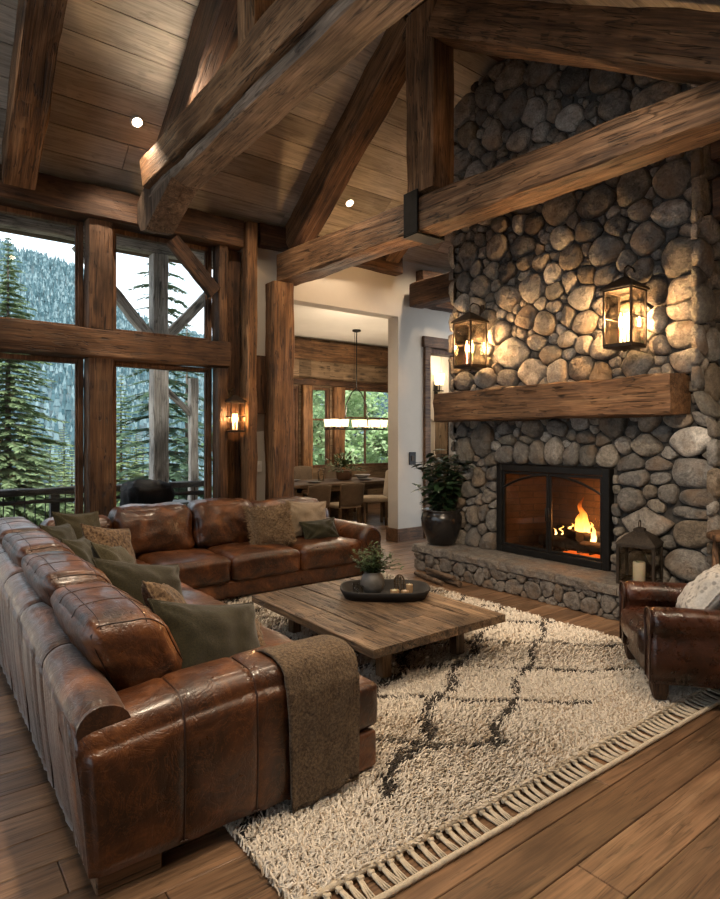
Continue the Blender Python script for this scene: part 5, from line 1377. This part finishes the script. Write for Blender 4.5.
tbeam('porch_beam', 'grey porch beam carried by the post and braces outside', (-6, 9.25, 4.53), (4.4, 9.25, 4.53), .2, .22, M_PORCH)
m = MB(); m.prism([(7.3, 4.72), (10.0, 4.57), (10.0, 4.72), (7.3, 4.95)], -6, 4.6, 'x'); struct(recalc(m.build('porch_roof', M_BEAMD)))
# covered grill on the deck
gr = thing('patio_grill', 'black covered grill standing on the deck outside the right window', 'grill', (2.75, 8.5, -.06))
M_BLK = plain('black_cover', (.008, .008, .009), .85, var=.3, scale=10, bump=.6, spec=.2)
mb = rbox((2.42, 8.2, .3), (3.0, 8.8, .96), .12, (.02, .03, .04), 16, .05, 4, 3); mb.build('cover', M_BLK, gr)
m = MB(); m.tube([(2.45, 8.16, .62), (2.6, 8.12, .66), (2.85, 8.12, .66), (2.98, 8.16, .62)], .012, 6); m.build('handle', plain('grey_metal', (.2, .2, .21), .35, metal=.8), gr)
m = MB(); m.box((3.0, 8.25, .66), (3.3, 8.7, .69), .01); m.box((2.05, 8.3, .3), (2.1, 8.35, .8)) if False else None; m.build('side_shelf', plain('shelf_grey', (.16, .17, .18), .4, metal=.3), gr)
for x in (2.45, 3.05):
    for y in (8.26, 8.74):
        m = MB(); m.box((x - .02, y - .02, -.058), (x + .02, y + .02, .36)); m.build('leg', M_BLK, gr)

# ============================================================ land, trees, forest
def ground_h(x, y):
    d = max(0, y - 11); g_ = -1.0 - .16 * min(d, 55) - .06 * max(0, min(d - 55, 60))
    u = (x - (.15 * y)) / max(y, 1)
    return g_
m = MB(); gx = np.linspace(-60, 150, 50); gy = np.linspace(10.5, 130, 40); V = [(x, y, ground_h(x, y) + .5 * N3((x, y, 0), .15)) for y in gy for x in gx]
F = [(j * 50 + i, j * 50 + i + 1, j * 50 + i + 51, j * 50 + i + 50) for j in range(39) for i in range(49)]
m.add(V, F, True); tag(m.build('valley_ground', plain('forest_floor', (.09, .1, .055), 1, var=.5, scale=.6)), kind='structure')
# mountain: a ridge that falls towards the right
MD = 660.0
def ridge(u):  # u = x/y direction; returns crest height at the distance MD
    pts = [(-.6, 176), (.05, 181), (.109, 184), (.134, 178), (.174, 177), (.213, 172), (.264, 151), (.291, 134), (.323, 123), (.391, 117), (.6, 110), (.9, 110), (1.6, 120)]
    for (a, b), (c, d) in zip(pts, pts[1:]):
        if a <= u <= c: return b + (d - b) * (u - a) / (c - a)
    return pts[0][1] if u < pts[0][0] else pts[-1][1]
def mount(u, q):
    """q 0..1 from foot to crest"""
    y = 125 + (MD - 125) * q; x = u * y; h = -14 + (ridge(u) + 14) * (q ** 1.25) + 6 * N3((x, y, 0), .012) * q
    return x, y, h
m = MB(); NU, NQ = 90, 40
V = [mount(-.6 + 2.2 * i / NU, j / NQ) for j in range(NQ + 1) for i in range(NU + 1)]
F = [(j * (NU + 1) + i, j * (NU + 1) + i + 1, (j + 1) * (NU + 1) + i + 1, (j + 1) * (NU + 1) + i) for j in range(NQ) for i in range(NU)]
m.add(V, F, True); tag(m.build('mountain', plain('hazed_mountain_soil', (.055, .085, .095), 1, var=.4, scale=.05)), kind='structure')  # blue of the distant air mixed into the ground colour
# forest covering the slope: far too many trees to count
fv = []; ff = []; r2 = random.Random(6)
rows = 0
for k in range(24000):
    q = r2.random() ** .6; u = r2.uniform(-.35, 1.25)
    if .5 < u < .62 or (u > .62 and r2.random() < .45): continue
    x, y, z = mount(u, q); hgt = r2.uniform(6, 11) * (.75 + .25 * q); rr = hgt * r2.uniform(.13, .19)
    b = len(fv); n = 4; a0 = r2.uniform(0, 6)
    for (zz, wr) in ((0, 1), (.42, .62), (.4, .85), (.74, .34), (.72, .5)):
        for j in range(n): a = a0 + 2 * math.pi * j / n; w = rr * wr * r2.uniform(.8, 1.2); fv.append((x + w * math.cos(a), y + w * math.sin(a), z - .5 + hgt * zz))
    fv.append((x, y, z - .5 + hgt)); t_ = len(fv) - 1
    for l0, l1 in ((0, 1), (2, 3)):
        for j in range(n): ff.append((b + l0 * n + j, b + l0 * n + (j + 1) % n, b + l1 * n + (j + 1) % n, b + l1 * n + j))
    for j in range(n): ff.append((b + 4 * n + j, b + 4 * n + (j + 1) % n, t_))
fm2, nt, out = newmat('hazed_forest_needles'); g = G(nt); rnd_ = g.n('ShaderNodeNewGeometry').outputs['Random Per Island']
principled(g, out, g.ramp(rnd_, [(0, (.028, .07, .085)), (.5, (.065, .125, .145)), (1, (.2, .28, .3))]), 1.0)  # atmospheric haze put into the needle colour as a blue tint
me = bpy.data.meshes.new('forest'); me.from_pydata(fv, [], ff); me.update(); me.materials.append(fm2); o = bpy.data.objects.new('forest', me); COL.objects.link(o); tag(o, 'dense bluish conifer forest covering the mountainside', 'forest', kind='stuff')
# nearer conifers
def conifer_meshes(seed, H, Rr, levels, sparse=1.0, droop=.35, spr=11):
    r2 = random.Random(seed); tk = MB(); fo = MB()
    tk.tube([(0, 0, 0), (0, 0, H * .5), (0, 0, H * .98)], [H * .014, H * .008, .01], 7)
    for l in range(levels):
        q = (l + .5) / levels; z = H * (.06 + .93 * q); R0 = Rr * (1 - q) ** .85 * r2.uniform(.75, 1.1) + .06
        nb = max(4, int((9 - 3 * q) * sparse))
        for k in range(nb):
            a = 2 * math.pi * (k + r2.random()) / nb; L = R0 * r2.uniform(.65, 1.12); da = math.cos(a), math.sin(a)
            up = .25 * (q - .35)
            pts = []
            for s in np.linspace(0, 1, 5): pts.append(Vector((da[0] * L * s, da[1] * L * s, z + L * (up * s - droop * s * s + .12 * s ** 3))))
            if L > .5: tk.tube(pts, [.012 + .01 * L, .01 + .006 * L, .01, .008, .004], 4, False)
            n = max(4, int(spr * L / Rr * 1.6 + 3))
            for i in range(n):
                s = (i + .6) / n; j = min(3, int(s * 4)); f_ = s * 4 - j; p = pts[j].lerp(pts[j + 1], f_)
                for sd in (-1, 1, 0):
                    d = Vector((da[0], da[1], -.12)) + Vector((-da[1], da[0], 0)) * sd * r2.uniform(.7, 1.2); d.z += r2.uniform(-.35, .12); d.normalize()
                    ll = (.2 * L * (1.1 - s * .6) + .09) * r2.uniform(.7, 1.2); w = ll * r2.uniform(.14, .22); sdv = d.cross(Vector((r2.uniform(-.4, .4), r2.uniform(-.4, .4), 1))).normalized()
                    e = p + d * ll + Vector((0, 0, -.1 * ll)); md = p + d * ll * .45
                    fo.add([p, md + sdv * w, e, md - sdv * w + Vector((0, 0, -.3 * w))], [(0, 1, 2, 3)])
    return tk, fo
def mk(name, c1, c2, sc=1.5):
    m_, nt, out = newmat(name); g = G(nt); rnd_ = g.n('ShaderNodeNewGeometry').outputs['Random Per Island']
    b = principled(g, out, g.ramp(rnd_, [(0, c1), (1, c2)]), .8, None, Specular_IOR_Level=.2)
    tl = g.n('ShaderNodeBsdfTranslucent'); g.l(b.inputs['Base Color'].links[0].from_socket, tl.inputs[0]); mx = g.n('ShaderNodeMixShader'); mx.inputs[0].default_value = .35; g.l(b.outputs[0], mx.inputs[1]); g.l(tl.outputs[0], mx.inputs[2]); g.l(mx.outputs[0], out.inputs[0]); return m_
M_N1 = mk('needles_green', (.085, .13, .06), (.26, .34, .17)); M_N2 = mk('needles_dark', (.05, .09, .055), (.12, .19, .115)); M_N3 = mk('needles_bright', (.13, .19, .075), (.33, .41, .2))
M_TRK = plain('bark', (.09, .07, .055), .95, var=.4, scale=6)
protos = {}
for key, args, mat in (('big', (1, 13, 3.0, 60, 1.0, .3, 22), M_N1), ('mid', (2, 10, 1.9, 50, 1.0, .3, 16), M_N3), ('dark', (3, 12, 2.0, 28, .8, .5, 16), M_N2), ('small', (4, 6, 1.4, 26, 1.0, .25, 9), M_N3)):
    tk, fo = conifer_meshes(*args); a = tk.build('trunk', M_TRK); b = fo.build('foliage', mat); protos[key] = (a.data, b.data); bpy.data.objects.remove(a); bpy.data.objects.remove(b)
def tree(key, label, px, y, top, rz, sx=1.0):
    """tree standing at depth y (world) on the line of sight through the window, with its tip at height top"""
    H = {'big': 13, 'mid': 10, 'dark': 12, 'small': 6}[key]
    u = (px - 360) / 599.5; x = y * (math.sin(A) + u * math.cos(A)) / (math.cos(A) - u * math.sin(A)); z = ground_h(x, y) - .3; s = (top - z) / H
    t = thing('conifer_tree', label, 'tree', (x, y, z), rz, 'conifers beyond the deck'); t.scale = (s * sx, s * sx, s)
    for n, me in zip(('trunk', 'foliage'), protos[key]): o = bpy.data.objects.new(n, me); COL.objects.link(o); o.parent = t
def top_at(px, py, y):
    u = (px - 360) / 599.5; t = y / (math.cos(A) - u * math.sin(A)); return 1.6 + (438 - py) / 599.5 * t
for key, lab, px, py, y, sx in (
    ('big', 'tall green pine at the far left, rising into the upper left window', 8, 232, 22, .95),
    ('mid', 'slender bright green pine in the middle of the lower right window', 121, 372, 26, .95),
    ('dark', 'dark spruce with drooping bare-looking branches behind the porch post', 162, 215, 17, 1.5),
    ('dark', 'dark spruce close to the right end of the lower right window', 187, 300, 22, 1.0),
    ('small', 'short bright pine low in the left window, right of the tall pine', 50, 436, 30, 1.2),
    ('small', 'low pine beside the left window post', 72, 447, 40, 1.2),
    ('mid', 'green pine behind the tall one in the left window', 30, 395, 36, 1.1),
    ('small', 'small pine low in the right window, left of the porch post', 143, 440, 30, 1.2),
    ('mid', 'pine far down the slope at the centre of the right window', 136, 425, 55, 1.3),
    ('mid', 'distant pine in the left window, nearest the left window post', 64, 425, 60, 1.3),
    ('small', 'small pine right of the porch post, under the spruce', 176, 450, 34, 1.3),
    ('small', 'low pine at the foot of the tall left pine', 20, 440, 28, 1.3)):
    tree(key, lab, px, y, top_at(px, py, y), px * .7, sx)
# leafy trees outside the dining room
def crown(name, label, c, rad_, n, mat, seed, group):
    t = thing(name, label, 'tree', (c[0], c[1], -1), 0, group); r2 = random.Random(seed); f = MB(); tk = MB()
    tk.tube([(c[0], c[1], -1), (c[0] + .1, c[1], c[2] * .5), (c[0], c[1], c[2] + rad_[2] * .6)], [.16, .11, .03], 7)
    for k in range(9):
        a = r2.uniform(0, 6.28); e = Vector((c[0] + rad_[0] * .8 * math.cos(a), c[1] + rad_[1] * .8 * math.sin(a), c[2] + r2.uniform(-.6, .6) * rad_[2])); tk.tube([(c[0], c[1], c[2] - rad_[2] * .5), (Vector(c) + e) / 2, e], [.05, .03, .01], 5)
    blobs = [(Vector(c) + Vector((r2.gauss(0, .5) * rad_[0], r2.gauss(0, .5) * rad_[1], r2.gauss(0, .5) * rad_[2])), r2.uniform(.3, .6)) for _ in range(26)]
    for k in range(n):
        b, br = r2.choice(blobs); d = Vector((r2.gauss(0, 1), r2.gauss(0, 1), r2.gauss(0, 1))).normalized(); p = b + d * br * min(rad_) * r2.uniform(.6, 1); q = Vector((r2.uniform(-1, 1), r2.uniform(-1, 1), r2.uniform(-.7, .3))).normalized(); L = r2.uniform(.1, .2); s = q.orthogonal().normalized() * L * .4
        f.add([p, p + q * L * .5 + s, p + q * L, p + q * L * .5 - s], [(0, 1, 2, 3)])
    tk.build('trunk', M_TRK, t); f.build('foliage', mat, t)
M_L1 = mk('leaves_bright', (.2, .33, .12), (.5, .62, .36)); M_L2 = mk('leaves_mid', (.11, .2, .09), (.3, .43, .22))
for i, (x, y, z, r_, n, mm, lab) in enumerate(((9.6, 16.5, 2.6, (1.7, 1.4, 1.9), 6000, M_L2, 'leafy tree outside the right dining room window, at the left pane'), (11.4, 17.5, 2.2, (1.8, 1.4, 1.9), 6000, M_L1, 'bright leafy tree outside the right dining room window, at the right pane'), (10.5, 15.5, .2, (1.6, 1.0, .9), 4000, M_L1, 'low bright bush outside the right dining room window'), (13.6, 19, 2.4, (1.9, 1.4, 2.2), 4500, M_L2, 'leafy tree outside the dining room, furthest to the right'), (13.2, 15.5, 1.3, (1.5, 1.0, 1.2), 3500, M_L1, 'bright bush outside the hall window'))):
    crown('leafy_tree', lab, (x, y, z), r_, n, mm, i + 50, 'leafy trees outside the dining room')
for key, lab, px, py, y, sx in (('mid', 'young pine outside the narrow dining room window', 318, 405, 20, 1.2), ('mid', 'pine outside the leftmost dining room window', 293, 380, 21, 1.2), ('dark', 'dark pine behind the leafy trees outside the dining room', 372, 370, 30, 1.6), ('big', 'large pine far behind the dining room windows', 340, 360, 40, 1.2)):
    tree(key, lab, px, y, top_at(px, py, y), px * .5, sx)
SKY, SUN, DOWN, DOWN2, LANT, FIRE, CHAND, WASH, UPL, EXPO = 2.8, 7.0, 180, 180, 260, 24, 32, 300, 30, 0.0
# ============================================================ light
w = bpy.data.worlds.new('overcast_sky'); SC.world = w; w.use_nodes = True; nt = w.node_tree; g = G(nt)
bg = nt.nodes['Background']; tc = g.n('ShaderNodeTexCoord'); sx = g.n('ShaderNodeSeparateXYZ'); g.l(tc.outputs['Generated'], sx.inputs[0])
cl = g.noise(g.vmath('MULTIPLY', tc.outputs['Generated'], (2, 2, 6)), 1.3, 5, .6)
col = g.mix(g.ramp(cl, [(.35, g.gray(0)), (.65, g.gray(1))]), (.6, .7, .82), (.9, .95, 1.0))
g.l(col, bg.inputs[0]); bg.inputs[1].default_value = SKY
def lamp(name, kind, loc, power, color, size=.05, rot=None, **k):
    d = bpy.data.lights.new(name, kind); d.energy = power; d.color = color
    if kind == 'SUN': d.angle = size
    elif kind in ('POINT', 'SPOT'): d.shadow_soft_size = size
    for a, b in k.items(): setattr(d, a, b)
    o = bpy.data.objects.new(name, d); COL.objects.link(o); o.location = loc
    if rot: o.rotation_euler = rot
    return o
lamp('sun', 'SUN', (0, -20, 30), SUN, (1, .96, .9), R(12), (R(42), 0, R(-25)))
WARM = (1.0, .62, .3); WARM2 = (1.0, .8, .58)
# recessed ceiling lights (housings and the lamps inside them)
M_CAN = plain('light_trim', (.5, .45, .38), .5, var=.05); M_LENS = emit('downlight_lens', (1.0, .8, .55), 18)
def downlight(x, y, label, p=DOWN, spot=100, aim=None):
    z = roof(y); n = Vector((0, KS if y > RY else -KS, 1)).normalized(); M = frame((x, y, z), (1, 0, 0), Vector((1, 0, 0)).cross(-n) * -1)
    t = thing('recessed_light', label, 'ceiling light', (x, y, z), 0, 'recessed ceiling lights')
    rot = n.to_track_quat('Z', 'Y').to_matrix()
    m = MB(); m.lathe([(.05, -.012), (.07, -.01), (.072, .004), (.05, .004)], 22, (0, 0, 0), False); m.v = [tuple(rot @ Vector(v)) for v in m.v]; m.build('trim', M_CAN, t, world=False)
    m = MB(); m.lathe([(.05, -.008), (.0, -.0085)], 22, (0, 0, 0), False); m.v = [tuple(rot @ Vector(v)) for v in m.v]; m.build('lens', M_LENS, t, world=False)
    l = lamp('downlight', 'SPOT', Vector((x, y, z)) - n * .05, p, WARM2, .05, spot_size=R(spot), spot_blend=.6)
    if aim: l.rotation_euler = (Vector(aim) - Vector(l.location)).to_track_quat('-Z', 'Y').to_euler()
for x, y, lab, pw in ((1.9, 6.29, 'recessed ceiling light glowing between the upper left rafter and the near truss', DOWN), (4.72, 6.45, 'recessed ceiling light glowing behind the tie beam of the chimney truss', DOWN * .5), (6.3, 6.35, 'recessed ceiling light just left of the chimney, under the tie beam', DOWN * .5), (6.85, 6.45, 'recessed ceiling light at the chimney edge, second in the alcove', DOWN * .4)): downlight(x, y, lab, pw)
for x, y in ((1.5, 2.2), (3.1, 2.4), (3.1, 5.6), (.2, 5.4), (0, 2.4), (3.2, .6)): downlight(x, y, 'recessed ceiling light out of view, hidden by the timber trusses or beyond the picture', DOWN2, 105)
for x, y, q in ((2.6, .9, (5.4, 3.3, .9)), (1.3, .9, (5.2, 4.6, .9)), (1.3, 1.6, (.9, 3.2, .5))): downlight(x, y, 'recessed ceiling light out of view, hidden by the timber trusses or beyond the picture', WASH, 55, q)  # unseen aimed lamps added to brighten the fireplace and sofa
M_UP = emit('fill_uplight_lens', (1, .8, .55), 8)  # fill light added on the truss to brighten the ceiling, with its own housing
for x, y, z, p, lab in ((2.16, 5.3, 4.56, UPL, 'small bronze uplight on top of the near truss, toward the windows'),):
    t = thing('fill_uplight', lab, 'uplight', (x, y, z), 0, 'uplights on the truss beams')
    m = MB(); m.lathe([(.04, 0), (.05, .01), (.05, .05), (.04, .05), (.04, .02)], 16, (x, y, z), False); m.build('housing', M_BRONZE, t); m = MB(); m.lathe([(.04, .044), (0, .045)], 16, (x, y, z), False); m.build('lens', M_UP, t)
    lamp('uplight', 'SPOT', (x, y, z + .06), p, WARM2, .05, (R(180), 0, 0), spot_size=R(150), spot_blend=.7)  # lamp of the added fill, pointing up at the boards
# lanterns, fire, chandelier, sconce
for loc in ((5.2, 2.88, 2.68), (5.2, 4.75, 2.67)): lamp('lantern_glow', 'POINT', loc, LANT, WARM, .05)
lamp('lantern_glow', 'POINT', (3.24, 6.82, 1.86), LANT * .12, WARM, .02)
lamp('fire_glow', 'POINT', (5.7, 3.5, .74), FIRE, (1, .4, .12), .08)
for x in (7.0, 7.5, 8.0): lamp('chandelier_glow', 'POINT', (x, 10.0, 2.1), CHAND, WARM2, .1)
lamp('dining_light', 'POINT', (6.3, 8.6, 3.0), CHAND * 1.2, WARM2, .2)
lamp('sconce_glow', 'POINT', (8.78, 8.7, 2.9), 30, WARM2, .06)
lamp('hall_light', 'POINT', (8.0, 7.8, 3.2), 40, WARM2, .1)
c = SC.cycles; c.max_bounces = 8; c.diffuse_bounces = 4; c.glossy_bounces = 3; c.transmission_bounces = 4; c.transparent_max_bounces = 14
c.caustics_reflective = False; c.caustics_refractive = False; c.sample_clamp_indirect = 4; c.use_denoising = True; c.blur_glossy = .5
vs = SC.view_settings; SC.display_settings.display_device = 'sRGB'; vs.view_transform = 'Standard'; vs.look = 'None'; vs.exposure = EXPO; vs.gamma = 1; vs.use_curve_mapping = False
